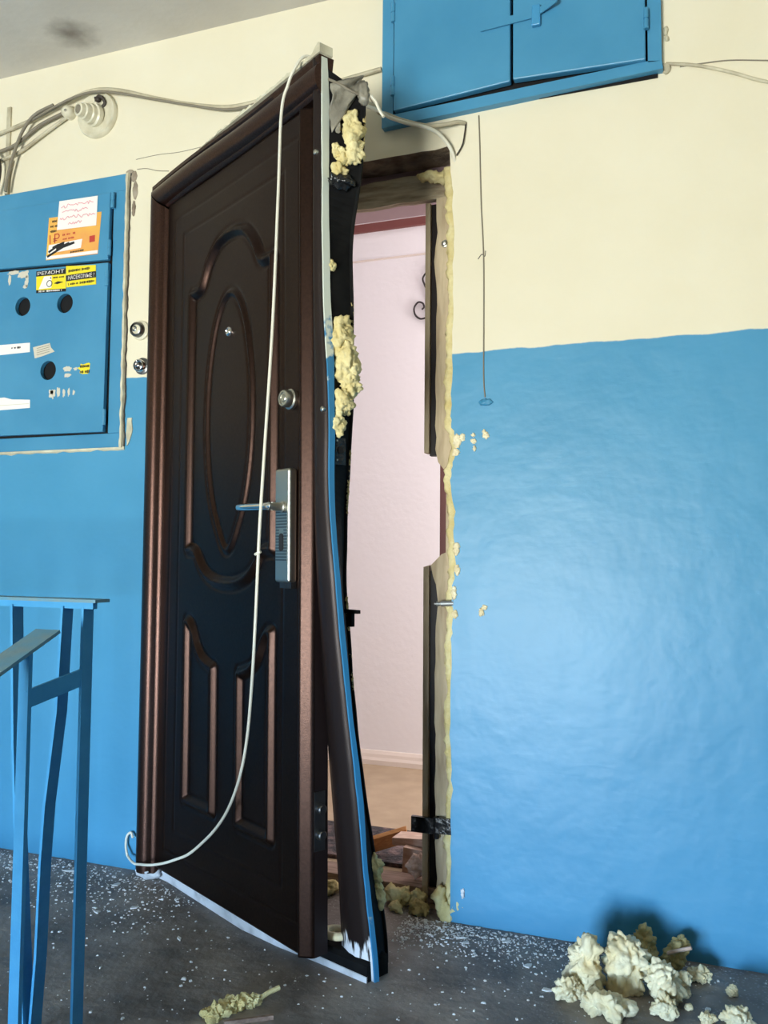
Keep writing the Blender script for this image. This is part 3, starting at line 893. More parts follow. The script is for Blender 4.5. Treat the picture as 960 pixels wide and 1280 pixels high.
# foam torn out with the jamb
for i, (s, n_, z, rs, rn, rz) in enumerate([(0.908, -0.062, 1.875, 0.018, 0.024, 0.055), (0.913, -0.066, 1.835, 0.016, 0.022, 0.036), (0.893, -0.048, 1.82, 0.012, 0.018, 0.022), (0.888, -0.040, 1.79, 0.014, 0.02, 0.018),
                                           (0.885, -0.034, 1.835, 0.008, 0.012, 0.022), (0.884, -0.05, 1.415, 0.018, 0.03, 0.055), (0.892, -0.055, 1.35, 0.022, 0.034, 0.06),
                                           (0.898, -0.062, 1.31, 0.018, 0.026, 0.04), (0.896, -0.045, 1.265, 0.016, 0.026, 0.034), (0.898, -0.030, 1.215, 0.010, 0.016, 0.032),
                                           (0.872, -0.028, 1.575, 0.009, 0.010, 0.014), (0.878, -0.150, 0.215, 0.014, 0.018, 0.036), (0.886, -0.152, 0.155, 0.013, 0.016, 0.034)]):
    v, f = foam_mesh((s, n_, z), rs, rn, rz, 70 + i * 3, 0.55, 4, 1.3)
    obj('foam_lump', [D(p.x, p.y, p.z) for p in v], f, 'foam', jr, smooth=True)
# thin foam crust along the rear lip
m_ = MB()
for i in range(190):
    z = 0.62 + 1.3 * i / 190
    if noise.noise(Vector((0, 2, z * 6))) < 0.02: continue
    rr_ = 0.0022 + 0.0028 * abs(noise.noise(Vector((4, 0, z * 60))))
    v, f = foam_mesh((sm(JC, z) + 0.001, sm(JN, z) - 0.079, z), rr_, rr_ * 1.3, 0.009, i + 200, 0.6, 1)
    m_.add([D(p.x, p.y, p.z) for p in v], f)
tag(m_.build('foam_crust', 'foam_brown', jr, True), 'crust of old foam along the rear lip', kind='stuff')
# lock strike box, hook and plastic
dbox(0.872, 0.890, -0.055, -0.022, 1.125, 1.185).build('strike_plate', 'black_plastic', jr)
MB().lathe(D(0.890, -0.040, 1.158), D(1, 0, 1.1) - D(0, 0, 1.1), [(0, 0.008), (0.002, 0.008), (0.002, 0.005), (0.0025, 0.004)], 14).build('strike_hole', 'hole_shade_black', jr)
for (s, z) in ((0.8905, 1.135), (0.8905, 1.178)):
    MB().lathe(D(s, -0.030, z), D(1, 0, 1.1) - D(0, 0, 1.1), [(0, 0.003), (0.002, 0.002)], 10).build('screw', 'steel', jr)
MB().box(0.845, 0.905, -0.085, -0.076, 0.795, 0.803).box(0.868, 0.884, -0.085, -0.076, 0.765, 0.797).map(dmap).build('bent_hook', 'black_metal', jr)
# crumpled black bag caught in the side
v, f = foam_mesh((0.890, -0.048, 1.765), 0.022, 0.034, 0.017, 131, 0.5, 4, 1.6)
obj('crumpled_bag', [D(p.x, p.y, p.z) for p in v], f, 'black_plastic', jr, smooth=True)['label'] = 'crumpled black plastic stuffed in the jamb'
# grey film draped over the upper end
v = []; f = []; A_, B_ = 14, 12
for j in range(B_ + 1):
    for i in range(A_ + 1):
        a, b = i / A_, j / B_
        n_ = -0.018 - 0.060 * a
        z = 1.985 + 0.022 * a - b * (0.115 - 0.085 * a)
        s = 0.878 + 0.045 * a + 0.010 * noise.noise(Vector((a * 4, b * 5, 2))) + 0.006 * math.sin(b * 8 + a * 3) + 0.004
        v.append(D(s, n_, z))
f = [(j * (A_ + 1) + i, j * (A_ + 1) + i + 1, (j + 1) * (A_ + 1) + i + 1, (j + 1) * (A_ + 1) + i) for j in range(B_) for i in range(A_)]
o = obj('plastic_film', v, f, 'grey_film', jr, smooth=True); o['label'] = 'grey plastic film hanging over the jamb end'
md = o.modifiers.new('thick', 'SOLIDIFY'); md.thickness = 0.0015
v, f = foam_mesh((0.930, -0.075, 1.965), 0.012, 0.014, 0.034, 141, 0.5, 3, 1.5)
obj('film_knot', [D(p.x, p.y, p.z) for p in v], f, 'grey_film', jr, smooth=True)

MB().tube([D(0.935, -0.085, 1.965), D(0.948, -0.095, 1.945), D(0.955, -0.100, 1.925), D(0.966, -0.104, 1.905)], 0.0032, 7, 5).build('film_strand', 'cable_white', jr, True)
MB().tube([D(0.890, -0.030, 1.905), D(0.892, -0.034, 1.890), D(0.894, -0.030, 1.875)], 0.006, 6, 4).build('film_strand', 'grey_film', jr, True)
# bent threshold bar of the frame
tp = [(-1.505, 0.0), (-1.40, -0.040), (-1.24, -0.128), (-1.057, -0.228), (-0.93, -0.278), (-0.80, -0.318), (-0.672, -0.362)]
v = []; dp = Vector((0.42, 0.90))
for x, y in tp:
    for (a, z) in ((0, 0), (0, 0.034), (0.010, 0.042), (0.065, 0.042), (0.065, 0)): v.append((x + dp.x * a, y + dp.y * a, z))
th = obj('threshold', v, strips(v, 5, len(tp)), 'black_metal', door); th['label'] = 'bent metal threshold of the torn frame'
v = []
for x, y in tp:
    for (a, z) in ((-0.002, 0), (-0.002, 0.030 if x < -0.95 else 0.017 + 0.006 * math.sin(x * 40)), (0.003, 0.034 if x < -0.95 else 0.020 + 0.006 * math.sin(x * 40)), (0.003, 0)): v.append((x + dp.x * a, y + dp.y * a, z))
obj('paint_strip', v, strips(v, 4, len(tp)), 'white_paint', th)['label'] = 'white paint on the threshold face'
# white lump of plaster under the hinge jamb
lump('plaster_lump', 'white_paint', jl, (-1.47, -0.035, 0.016), 0.05, 0.022, 0.022, 11, 0.4, 3, 1.5, 0.0)
MB().tube([Vector((-0.775 + 0.026 * math.cos(t), -0.292 + 0.020 * math.sin(t), 0.062)) for t in [2 * math.pi * q / 24 for q in range(25)]], 0.009, 10, 1).build('foam_ring', 'foam_pale', th, True)['label'] = 'pale foam ring lying on the threshold'

# ------------------------------------------------------------------ white cord hung over the door
cp = [(0.816, -0.034, 2.074), (0.811, 0.004, 2.072), (0.803, 0.027, 2.035), (0.789, 0.034, 2.004), (0.771, 0.040, 1.945), (0.765, 0.044, 1.758), (0.763, 0.056, 1.458), (0.750, 0.068, 1.166), (0.748, 0.0765, 1.028), (0.737, 0.075, 0.930), (0.711, 0.066, 0.766), (0.688, 0.059, 0.637), (0.658, 0.052, 0.503), (0.619, 0.047, 0.403), (0.566, 0.044, 0.318),
      (0.504, 0.042, 0.253), (0.433, 0.041, 0.198), (0.364, 0.041, 0.152), (0.292, 0.041, 0.119), (0.237, 0.042, 0.096), (0.170, 0.043, 0.073), (0.105, 0.042, 0.056), (0.055, 0.0415, 0.046), (0.0, 0.032, 0.046)]
cp_end = [(-1.556, -0.022, 0.056), (-1.567, -0.012, 0.076), (-1.564, -0.010, 0.100), (-1.550, -0.012, 0.110), (-1.540, -0.016, 0.098)]
cord = MB().tube([D(*p) for p in cp] + [Vector(p) for p in cp_end], 0.0036, 8, 8).build('hanging_cord', 'cable_white', None, True)
tag(cord, 'thin white cord hanging in an arc over the brown metal door', 'cord')
MB().tube([D(0.721, 0.073, 0.925), D(0.737, 0.077, 0.928), D(0.746, 0.075, 0.931)], 0.0032, 8, 4).build('cord_knot', 'cable_white', cord, True)

# ------------------------------------------------------------------ blue meter cabinet on the wall, left of the door
pan = thing('meter_cabinet', (-2.05, -0.01, 1.25), 'wide blue metal meter cabinet with round holes, papers and stickers', 'cabinet')
X0, X1 = -2.62, -1.625
m_ = MB()
m_.box(X0, X1, -0.010, 0.0, 2.042, 2.094).box(X0, X1, -0.010, 0.0, 1.247, 1.290).box(-1.672, X1, -0.010, 0.0, 1.290, 2.042).box(X0, X0 + 0.05, -0.010, 0.0, 1.290, 2.042)
bevel(m_.build('cabinet_frame', 'blue_metal', pan), 0.002)
MB().box(X0 + 0.04, -1.668, -0.004, -0.001, 1.28, 2.05).build('cabinet_shade_sheet', 'hole_shade_black', pan)  # black sheet painted as the shade inside the shallow cabinet
ud = bevel(MB().prism([(X0 + 0.055, 1.862), (-1.679, 1.826), (-1.676, 2.038), (X0 + 0.055, 2.038)], -0.022, -0.006).build('cabinet_door', 'blue_metal', pan), 0.003)
ud['label'] = 'upper blue door of the meter cabinet'


def holed_plate(poly, holes, y0, y1, name, parent):
    """flat door with real round holes: outline and hole rims triangulated together"""
    bm = bmesh.new()
    def loop(pts):
        vs = [bm.verts.new((x, y0, z)) for x, z in pts]
        return [bm.edges.new((vs[i], vs[(i + 1) % len(vs)])) for i in range(len(vs))]
    E = loop(poly)
    for (cx, cz, r) in holes: E += loop([(cx + r * math.cos(2 * math.pi * k / 32), cz + r * math.sin(2 * math.pi * k / 32)) for k in range(32)])
    bmesh.ops.triangle_fill(bm, use_beauty=True, use_dissolve=False, edges=E)
    ret = bmesh.ops.extrude_face_region(bm, geom=list(bm.faces))
    for v in ret['geom']:
        if isinstance(v, bmesh.types.BMVert): v.co.y = y1
    bm.verts.index_update()
    vs = [v.co.copy() for v in bm.verts]; fs = [tuple(v.index for v in f.verts) for f in bm.faces]
    bm.free()
    return obj(name, vs, fs, 'blue_metal', parent)


ld = holed_plate([(X0 + 0.055, 1.302), (-1.681, 1.294), (-1.677, 1.816), (X0 + 0.055, 1.850)], [(-2.0045, 1.7105, 0.0305), (-1.8375, 1.7045, 0.0305), (-1.8955, 1.4965, 0.0305), (-2.30, 1.70, 0.0305)], -0.022, -0.008, 'cabinet_door', pan)
ld['label'] = 'lower blue door with round black viewing holes'
for z, x in ((2.01, -1.667), (1.862, -1.675), (1.768, -1.680), (1.338, -1.678)):
    MB().lathe((x, -0.021, z - 0.024), (0, 0, 1), [(0, 0.006), (0.022, 0.006), (0.022, 0.0045), (0.025, 0.0045), (0.025, 0.006), (0.048, 0.006)], 12).build('hinge', 'blue_metal', pan)
# whitewash filler and cracked edge at the side of the cabinet
v = []
for i in range(160):
    z = 1.245 + 0.85 * i / 159
    j = 0.004 * noise.noise(Vector((0, 0, z * 16))) + 0.002 * noise.noise(Vector((0, 4, z * 50)))
    j2 = 0.004 * noise.noise(Vector((2, 0, z * 33)))
    for (a, b) in ((-1.629, -0.001), (-1.6285 + j2, -0.0108), (-1.6215 + 0.5 * j, -0.0108), (-1.619 + j, -0.001)): v.append((a, b, z))
obj('filler_strip', v, strips(v, 4, 160), 'cream_paint', pan)['label'] = 'cream filler strip along the cabinet side'
v = []
for i in range(160):
    z = 1.245 + 0.85 * i / 159
    j = 0.0045 * noise.noise(Vector((0, 0, z * 16))) + 0.003 * noise.noise(Vector((0, 7, z * 45)))
    for (a, b) in ((-1.619 + j, 0.0), (-1.619 + j, -0.0035), (-1.6155 + j, -0.0035), (-1.6155 + j, 0.0)): v.append((a, b, z))
obj('crack', v, strips(v, 4, 160), 'dark_wire', pan)['label'] = 'dark crack between cabinet and wall'
v = []
for i in range(40):
    x = X0 + (X1 - X0 + 0.01) * i / 39
    j = 0.003 * noise.noise(Vector((x * 30, 0, 0)))
    for (a, b) in ((1.248 + j, 0.0), (1.249, -0.006), (1.241 + j, -0.005), (1.238 + 2 * j, 0.0)): v.append((x, b, a))
obj('filler_strip', v, strips(v, 4, 40), 'cream_paint', pan)['label'] = 'cream chipped filler under the cabinet'
MB().prism(splinter([(-1.606, 1.25), (-1.598, 1.262), (-1.587, 1.30), (-1.590, 1.335), (-1.606, 1.335), (-1.610, 1.29)], 0.004, 0.008, 3), -0.003, 0.0).build('plaster_chip', 'cream_paint', pan)

YS = -0.0228


def sheet(name, pts, m, label, y=YS, t=0.0007):
    o = MB().prism(pts, y, y + t).build(name, m, pan); o['label'] = label
    o.location = (-0.0065, 0, 0.0025)
    return o


# papers
og = sheet('flyer', [(-1.910, 1.848), (-1.710, 1.845), (-1.700, 1.977), (-1.903, 1.984)], 'sticker_orange', 'orange advertising flyer', YS)
y1 = YS - 0.0004
MB().prism([(-1.909, 1.850), (-1.711, 1.847), (-1.710, 1.857), (-1.909, 1.860)], y1, y1 + 0.0003).build('flyer_band', 'paper_white', og)
MB().prism([(-1.903, 1.868), (-1.775, 1.872), (-1.770, 1.900), (-1.900, 1.895)], y1, y1 + 0.0003).build('flyer_band', 'paper_white', og)
text_mesh('1₽', -1.878, 1.914, 0.040, y1, 'ink_red', og, 0.030, 0.03)
print_marks(-1.823, 1.922, 0.048, y1, 'ink_red', og, 0.007, 0.03)
print_marks(-1.826, 1.908, 0.040, y1, 'ink_red', og, 0.007, 0.03)
print_marks(-1.882, 1.970, 0.026, y1, 'ink_black', og, 0.008)
print_marks(-1.884, 1.954, 0.024, y1, 'ink_black', og, 0.008)
print_marks(-1.884, 1.938, 0.024, y1, 'ink_black', og, 0.008)
print_marks(-1.790, 1.863, 0.050, y1, 'ink_black', og, 0.006, 0.03)
MB().prism([(-1.743, 1.885), (-1.722, 1.886), (-1.722, 1.906), (-1.743, 1.905)], y1, y1 + 0.0003).build('flyer_mark', 'ink_red', og)
sq = [(-1.900, 1.872), (-1.86, 1.892), (-1.885, 1.884), (-1.84, 1.896), (-1.87, 1.880), (-1.82, 1.893), (-1.85, 1.882), (-1.80, 1.892), (-1.84, 1.884), (-1.905, 1.858)]
MB().tube([(a, y1, b) for a, b in sq], 0.0042, 6, 6).map(lambda v: (v.x, y1 - 0.0002 + (v.y - y1) * 0.05, v.z)).build('scribble', 'ink_black', og)
nt_ = sheet('handwritten_note', [(-1.869, 1.940), (-1.718, 1.936), (-1.715, 2.029), (-1.863, 2.032)], 'paper_white', 'white paper note with pink handwriting', YS - 0.0012)
y2 = YS - 0.0018
random.seed(3)
for r_i, (zc, xa, xb) in enumerate(((2.012, -1.855, -1.725), (1.993, -1.850, -1.745), (1.974, -1.858, -1.722), (1.954, -1.825, -1.770))):
    pts = []; x = xa
    while x < xb:
        pts.append((x, y2, zc + random.uniform(-0.0055, 0.006))); x += random.uniform(0.003, 0.008)
    MB().tube(pts, 0.0009, 4, 4).map(lambda v: (v.x, y2 + (v.y - y2) * 0.2, v.z)).build('handwriting', 'ink_pink', nt_)
rm = sheet('sticker', [(-1.945, 1.746), (-1.828, 1.740), (-1.831, 1.813), (-1.947, 1.816)], 'sticker_yellow', 'yellow repair sticker with black header')
MB().prism([(-1.9465, 1.799), (-1.8305, 1.796), (-1.831, 1.8135), (-1.947, 1.8165)], y1, y1 + 0.0003).build('sticker_band', 'ink_black', rm)
MB().prism([(-1.945, 1.7455), (-1.828, 1.7395), (-1.828, 1.749), (-1.945, 1.755)], y1, y1 + 0.0003).build('sticker_band', 'ink_black', rm)
text_mesh('РЕМОНТ', -1.889, 1.8065, 0.104, y1 - 0.0004, 'paper_white', rm, 0.011, -0.02)
print_marks(-1.887, 1.7475, 0.095, y1 - 0.0004, 'paper_white', rm, 0.006, -0.05)
MB().prism([(-1.935, 1.757), (-1.885, 1.757), (-1.885, 1.795), (-1.915, 1.796)], y1, y1 + 0.0003).build('sticker_band', 'paper_white', rm)
MB().tube([(-1.893 + 0.010 * math.cos(t), y1, 1.771 + 0.010 * math.sin(t)) for t in [2 * math.pi * q / 18 for q in range(19)]], 0.0013, 5, 1).build('sticker_drawing', 'ink_black', rm)
print_marks(-1.863, 1.788, 0.055, y1, 'ink_black', rm, 0.006, -0.02)
MB().prism([(-1.876, 1.770), (-1.86, 1.775), (-1.838, 1.771), (-1.862, 1.766)], y1, y1 + 0.0003).build('sticker_drawing', 'ink_black', rm)
ye = sheet('sticker', [(-1.826, 1.752), (-1.713, 1.750), (-1.716, 1.811), (-1.830, 1.820)], 'sticker_yellow', 'yellow pest control sticker with black band', YS - 0.0003)
y3 = YS - 0.0007
MB().prism([(-1.827, 1.771), (-1.714, 1.772), (-1.715, 1.792), (-1.828, 1.790)], y3, y3 + 0.0003).build('sticker_band', 'ink_black', ye)
text_mesh('НАСЕКОМЫЕ ?', -1.770, 1.7815, 0.100, y3 - 0.0004, 'paper_white', ye, 0.013, 0.005)
print_marks(-1.780, 1.803, 0.080, y3, 'ink_black', ye, 0.009, 0.01)
print_marks(-1.772, 1.761, 0.095, y3, 'ink_black', ye, 0.008, 0.01)
s1 = sheet('paper_strip', [(-2.22, 1.556), (-1.963, 1.558), (-1.964, 1.588), (-2.22, 1.592)], 'paper_white', 'long white paper strip with a printed word')
print_marks(-2.02, 1.576, 0.036, YS - 0.0004, 'ink_black', s1, 0.008)
s2 = sheet('paper_strip', [(-2.22, 1.376), (-1.956, 1.379), (-1.957, 1.405), (-2.03, 1.410), (-2.06, 1.418), (-2.22, 1.416)], 'paper_white', 'torn white paper strip across the lower door')
MB().box(-2.18, -1.96, YS - 0.0004, YS, 1.392, 1.3935).build('fold_line', 'paper_grey', s2)
sg = sheet('paper_scrap', [(-1.943, 1.536), (-1.912, 1.541), (-1.865, 1.552), (-1.880, 1.566), (-1.885, 1.581), (-1.951, 1.572)], 'paper_grey', 'small greyish printed paper scrap')
for k in range(4): MB().bar((-1.935, YS - 0.0003, 1.546 + 0.007 * k), (-1.885, YS - 0.0003, 1.554 + 0.007 * k), 0.0007, 0.0002, (0, 0, 1)).build('print_line', 'cable_grey', sg)
random.seed(9)


def torn(cx, cz, w_, h_, seed, m, label):
    pts = []
    for k in range(26):
        t = 2 * math.pi * k / 26
        r = 0.75 + 0.5 * noise.noise(Vector((math.cos(t) * 1.9, math.sin(t) * 1.9, seed)))
        pts.append((cx + math.cos(t) * w_ * r, cz + math.sin(t) * h_ * r))
    return sheet('sticker_remnant', pts, m, label, YS + 0.0002)


t1 = torn(-1.748, 1.489, 0.028, 0.022, 1, 'sticker_yellow', 'yellow sticker remnant')
print_marks(-1.748, 1.497, 0.034, YS - 0.0004, 'ink_black', t1, 0.008)
print_marks(-1.748, 1.480, 0.034, YS - 0.0004, 'ink_black', t1, 0.010)
for i, (x, z, a, b) in enumerate([(-1.815, 1.494, 0.022, 0.012), (-1.812, 1.473, 0.018, 0.008), (-1.782, 1.492, 0.012, 0.006), (-1.870, 1.420, 0.016, 0.020), (-1.846, 1.423, 0.010, 0.018), (-1.825, 1.418, 0.006, 0.018), (-1.806, 1.421, 0.006, 0.016), (-1.787, 1.418, 0.006, 0.010),
                                   (-2.04, 1.822, 0.030, 0.008), (-2.00, 1.812, 0.030, 0.014), (-1.985, 1.790, 0.010, 0.024), (-2.055, 1.80, 0.008, 0.020), (-1.99, 1.772, 0.012, 0.008)]):
    torn(x, z, a, b, i + 4, 'paper_grey', 'torn pale sticker remnant')
t2 = torn(-1.872, 1.424, 0.008, 0.009, 30, 'sticker_yellow', 'small yellow sticker remnant')

# ------------------------------------------------------------------ blue hatch above the doorway
ht = thing('wall_hatch', (-0.42, -0.01, 2.09), 'blue two-door wall hatch with a bent latch above the doorway', 'hatch')
hy = -0.022
MB().prism([(-0.784, 2.086), (-0.057, 2.110), (-0.060, 2.130), (-0.092, 2.135), (-0.752, 2.118), (-0.784, 2.118)], hy, 0.0).build('hatch_frame', 'blue_metal', ht)
MB().prism([(-0.784, 2.118), (-0.752, 2.118), (-0.752, 2.49), (-0.784, 2.49)], hy, 0.0).build('hatch_frame', 'blue_metal', ht)
MB().prism([(-0.092, 2.132), (-0.060, 2.130), (-0.063, 2.49), (-0.094, 2.49)], hy, 0.0).build('hatch_frame', 'blue_metal', ht)
MB().box(-0.752, -0.093, hy, 0.0, 2.47, 2.49).build('hatch_frame', 'blue_metal', ht)
MB().box(-0.77, -0.07, -0.004, 0.0, 2.10, 2.485).build('hatch_shade_sheet', 'hole_shade_black', ht)  # black sheet standing for the shaded recess behind the doors
bevel(MB().prism([(-0.747, 2.122), (-0.429, 2.143), (-0.429, 2.466), (-0.747, 2.466)], -0.034, -0.012).build('hatch_door', 'blue_metal', ht), 0.003)
bevel(MB().prism([(-0.422, 2.146), (-0.097, 2.134), (-0.098, 2.466), (-0.422, 2.466)], -0.034, -0.012).build('hatch_door', 'blue_metal', ht), 0.003)
for x, z in ((-0.749, 2.395), (-0.749, 2.19), (-0.095, 2.235), (-0.096, 2.40)):
    MB().lathe((x, -0.034, z - 0.026), (0, 0, 1), [(0, 0.006), (0.024, 0.006), (0.024, 0.0045), (0.027, 0.0045), (0.027, 0.006), (0.052, 0.006)], 12).build('hinge', 'blue_metal', ht)
# latch: flat hasp curling away, with a strap over it
v = []
for t in np.linspace(0, 1, 16):
    x = -0.505 + 0.20 * t; z = 2.300 + 0.006 * t; y = -0.036 - 0.030 * max(0, t - 0.66) ** 1.3 * 3
    zz = z + 0.022 * max(0, t - 0.72) * 2
    for (b, c) in ((-0.012, 0), (0.012, 0), (0.012, -0.003), (-0.012, -0.003)): v.append((x, y + c, zz + b * (1 - 0.3 * t)))
obj('hasp', v, strips(v, 4, 16), 'blue_metal', ht)
bevel(MB().box(-0.372, -0.350, -0.046, -0.033, 2.270, 2.325).build('staple', 'rail_blue', ht), 0.003)
# whitewash chips round the hatch
for i, (x, z, a, b) in enumerate([(-0.050, 2.215, 0.006, 0.014), (-0.048, 2.195, 0.005, 0.008), (-0.052, 2.118, 0.014, 0.016)]):
    lump('plaster_chip', 'cream_paint', ht, (x, -0.002, z), a, 0.006, b, i + 60, 0.5, 2)

# ------------------------------------------------------------------ cables and fittings on the wall
YC = -0.010


def cable(name, pts, r, m, label, group=None, y=YC):
    o = MB().tube([(p[0], p[2] if len(p) > 2 else y, p[1]) for p in pts], r, 8, 6).build(name, m, None, True)
    return tag(o, label, 'cable', group)


A = [(-2.30, 2.285), (-2.201, 2.302), (-2.133, 2.304), (-2.001, 2.327), (-1.857, 2.354), (-1.755, 2.372), (-1.657, 2.356), (-1.538, 2.316), (-1.395, 2.268), (-1.271, 2.238), (-1.178, 2.237), (-1.114, 2.247), (-0.975, 2.243), (-0.877, 2.251), (-0.790, 2.258)]
cable('wall_cable', [(x, z, -0.024 if -1.90 < x < -1.60 else -0.013) for x, z in A], 0.0062, 'cable_cream', 'thick whitewashed cable sagging from lamp socket to blue hatch')
cable('wall_cable', [(x, z - 0.010 + 0.004 * math.sin(i * 1.7), -0.034 if -1.90 < x < -1.60 else -0.022) for i, (x, z) in enumerate(A[3:-1])], 0.0040, 'cable_grey', 'thin grey cable twined along the thick whitewashed one')
cable('wall_cable', [(-2.30, 2.19), (-2.164, 2.234), (-2.064, 2.252), (-1.967, 2.300), (-1.856, 2.328)], 0.0055, 'cable_grey', 'grey cable slanting up into the junction beside the lamp socket', y=-0.016)
cable('wall_cable', [(-2.28, 2.14), (-2.147, 2.205), (-2.047, 2.228), (-1.95, 2.272), (-1.845, 2.318)], 0.0055, 'cable_cream', 'lowest cream cable slanting up to the lamp socket', y=-0.012)
cable('wall_cable', [(-2.085, 2.095), (-2.075, 2.15), (-2.055, 2.215), (-2.022, 2.285), (-1.975, 2.330), (-1.90, 2.350)], 0.0050, 'cable_grey', 'grey cable rising from the meter cabinet and bending right', y=-0.029)
cable('wall_cable', [(-2.128, 2.095), (-2.113, 2.145), (-2.115, 2.199), (-2.150, 2.240), (-2.25, 2.25)], 0.0055, 'dark_wire', 'dark cable looping out of the meter cabinet top', y=-0.029)
cable('wall_cable', [(-2.098, 2.095), (-2.094, 2.15), (-2.080, 2.205)], 0.005, 'cable_cream', 'short cream cable dropping into the meter cabinet', y=-0.012)
cd = MB().box(-2.112, -2.096, -0.0065, 0.0, 2.098, 2.392).build('cable_trunking', 'cable_cream')
tag(cd, 'narrow cream upright cable trunking above the meter cabinet', 'trunking')
jn = thing('cable_junction', (-1.852, 0.0, 2.325), 'round cream cable junction knob beside the lamp socket', 'junction')
MB().lathe((-1.852, 0.0, 2.325), (0, -1, 0), [(0, 0.020), (0.018, 0.021), (0.028, 0.018), (0.034, 0.010), (0.036, 0.002)], 20).build('cover', 'porcelain', jn, True)
MB().lathe((-1.846, -0.035, 2.320), (0, -1, 0), [(0, 0.005), (0.003, 0.004)], 10).build('screw', 'chrome', jn)

lp = thing('lamp_socket', (-1.745, 0.0, 2.30), 'broken porcelain lamp socket without bulb on a round wall plate', 'lamp')
MB().lathe((-1.745, 0.0, 2.30), (0, -1, 0), [(0, 0.072), (0.010, 0.073), (0.016, 0.069), (0.012, 0.060), (0.010, 0.054), (0.011, 0.0)], 40).build('wall_plate', 'porcelain', lp, True)
ax = Vector((-0.25, -1, -0.10))
MB().lathe((-1.748, -0.008, 2.297), ax, [(0, 0.036), (0.014, 0.036), (0.018, 0.031), (0.030, 0.030), (0.033, 0.026), (0.050, 0.025), (0.053, 0.021), (0.066, 0.020), (0.068, 0.014), (0.058, 0.012)], 32).build('socket_body', 'porcelain', lp, True)
MB().lathe(Vector((-1.748, -0.008, 2.297)) + ax.normalized() * 0.058, ax, [(0, 0.0135), (0.0095, 0.0125), (0.0097, 0.004)], 20).build('socket_contact', 'cable_grey', lp)
MB().tube([(-1.742, -0.012, 2.340), (-1.730, -0.024, 2.350), (-1.718, -0.02, 2.344), (-1.712, -0.014, 2.330), (-1.722, -0.012, 2.322)], 0.005, 8, 6).build('terminal_wire', 'dark_wire', lp, True)
lump('terminal', 'dark_wire', lp, (-1.735, -0.018, 2.345), 0.012, 0.009, 0.010, 4, 0.5, 2)

for i, (x, z, lab) in enumerate(((-1.566, 1.600, 'round chrome and cream bell push on the cream wall, upper of two'), (-1.557, 1.490, 'round dark chrome bell push tight against the door jamb, lower of two'))):
    bl = thing('bell_push', (x, 0.0, z), lab, 'bell push', None)
    if i == 1: bl.scale = (0.85, 0.85, 0.85)
    MB().lathe((x, 0, z), (0, -1, 0), [(0, 0.030), (0.006, 0.030), (0.008, 0.027), (0.009, 0.024)], 28).build('base', 'porcelain' if i == 0 else 'steel_dark', bl, True)
    MB().lathe((x - 0.003, -0.006, z), (0, -1, 0), [(0, 0.023), (0.016, 0.022), (0.019, 0.020), (0.020, 0.0175), (0.015, 0.016), (0.012, 0.0)], 28).build('ring', 'steel_dark' if i == 0 else 'chrome', bl, True)
    MB().lathe((x - 0.003, -0.016, z), (0, -1, 0), [(0, 0.0155), (0.004, 0.0150), (0.006, 0.012), (0.007, 0.0)], 24).build('dish', 'porcelain' if i == 0 else 'black_plastic', bl, True)
    MB().lathe((x - 0.008, -0.021, z + 0.002), (0, -1, 0), [(0, 0.0085), (0.004, 0.0085), (0.005, 0.006), (0.004, 0.0055), (0.0055, 0.004), (0.006, 0.0)], 18).build('button', 'steel_dark' if i == 0 else 'chrome', bl, True)
    MB().lathe((x - 0.008, -0.0265, z + 0.002), (0, -1, 0), [(0, 0.0045), (0.002, 0.003), (0.0022, 0.0)], 14).build('button_cap', 'porcelain' if i == 0 else 'chrome', bl, True)

# loose cables between the torn frame and the wall
q0 = D(0.93, -0.07, 1.97)
cable('loose_cable', [(-0.742, 2.000, -0.325), (-0.740, 2.022, -0.27), (-0.748, 2.060, -0.18), (-0.764, 2.090, -0.09), (-0.760, 2.106, -0.052), (-0.722, 2.090, -0.038), (-0.655, 2.066, -0.032), (-0.606, 2.062, -0.028), (-0.572, 2.066, -0.022), (-0.556, 2.069, -0.004)], 0.0055, 'cable_cream', 'cream cable bundle swagging under the blue hatch')
cable('loose_cable', [(-0.738, 1.985, -0.335), (-0.728, 2.008, -0.27), (-0.738, 2.050, -0.17), (-0.750, 2.086, -0.08), (-0.736, 2.084, -0.060), (-0.700, 2.071, -0.050), (-0.655, 2.057, -0.042), (-0.625, 2.042, -0.034), (-0.602, 2.018, -0.022), (-0.588, 1.992, -0.012), (-0.583, 1.965, 0.01)], 0.0048, 'cable_white', 'pale cable running from the torn jamb into the doorway corner')
cable('loose_cable', [(-0.761, 1.996, -0.426), (-0.730, 1.975, -0.431), (-0.708, 1.960, -0.425), (-0.692, 1.955, -0.412)], 0.0030, 'cable_grey', 'thin grey wire taut across the torn upper jamb end')
cable('loose_cable', [(-0.553, 2.070, -0.004), (-0.556, 2.04, -0.006), (-0.562, 2.01, -0.006), (-0.578, 1.985, -0.005)], 0.002, 'dark_wire', 'short dark wire at the doorway corner')
cable('wall_cable', [(-0.051, 2.130), (0.0, 2.118), (0.053, 2.099), (0.106, 2.075), (0.175, 2.041), (0.33, 1.985)], 0.0042, 'cable_cream', 'painted cable running down right from the hatch corner', y=-0.004)
cable('wall_cable', [(-0.019, 2.118), (0.035, 2.116), (0.09, 2.112), (0.16, 2.098), (0.33, 2.06)], 0.0016, 'cable_grey', 'hair-thin grey wire to the right of the hatch', y=-0.001)
cable('wall_cable', [(-0.519, 2.085), (-0.516, 2.005), (-0.512, 1.855), (-0.505, 1.705), (-0.504, 1.536), (-0.504, 1.39), (-0.500, 1.335)], 0.0018, 'cable_grey', 'thin painted-over wire running straight down beside the doorway', y=-0.0015)
cf = MB()
v, f = foam_mesh((-0.498, -0.002, 1.322), 0.022, 0.006, 0.010, 77, 0.3, 3)
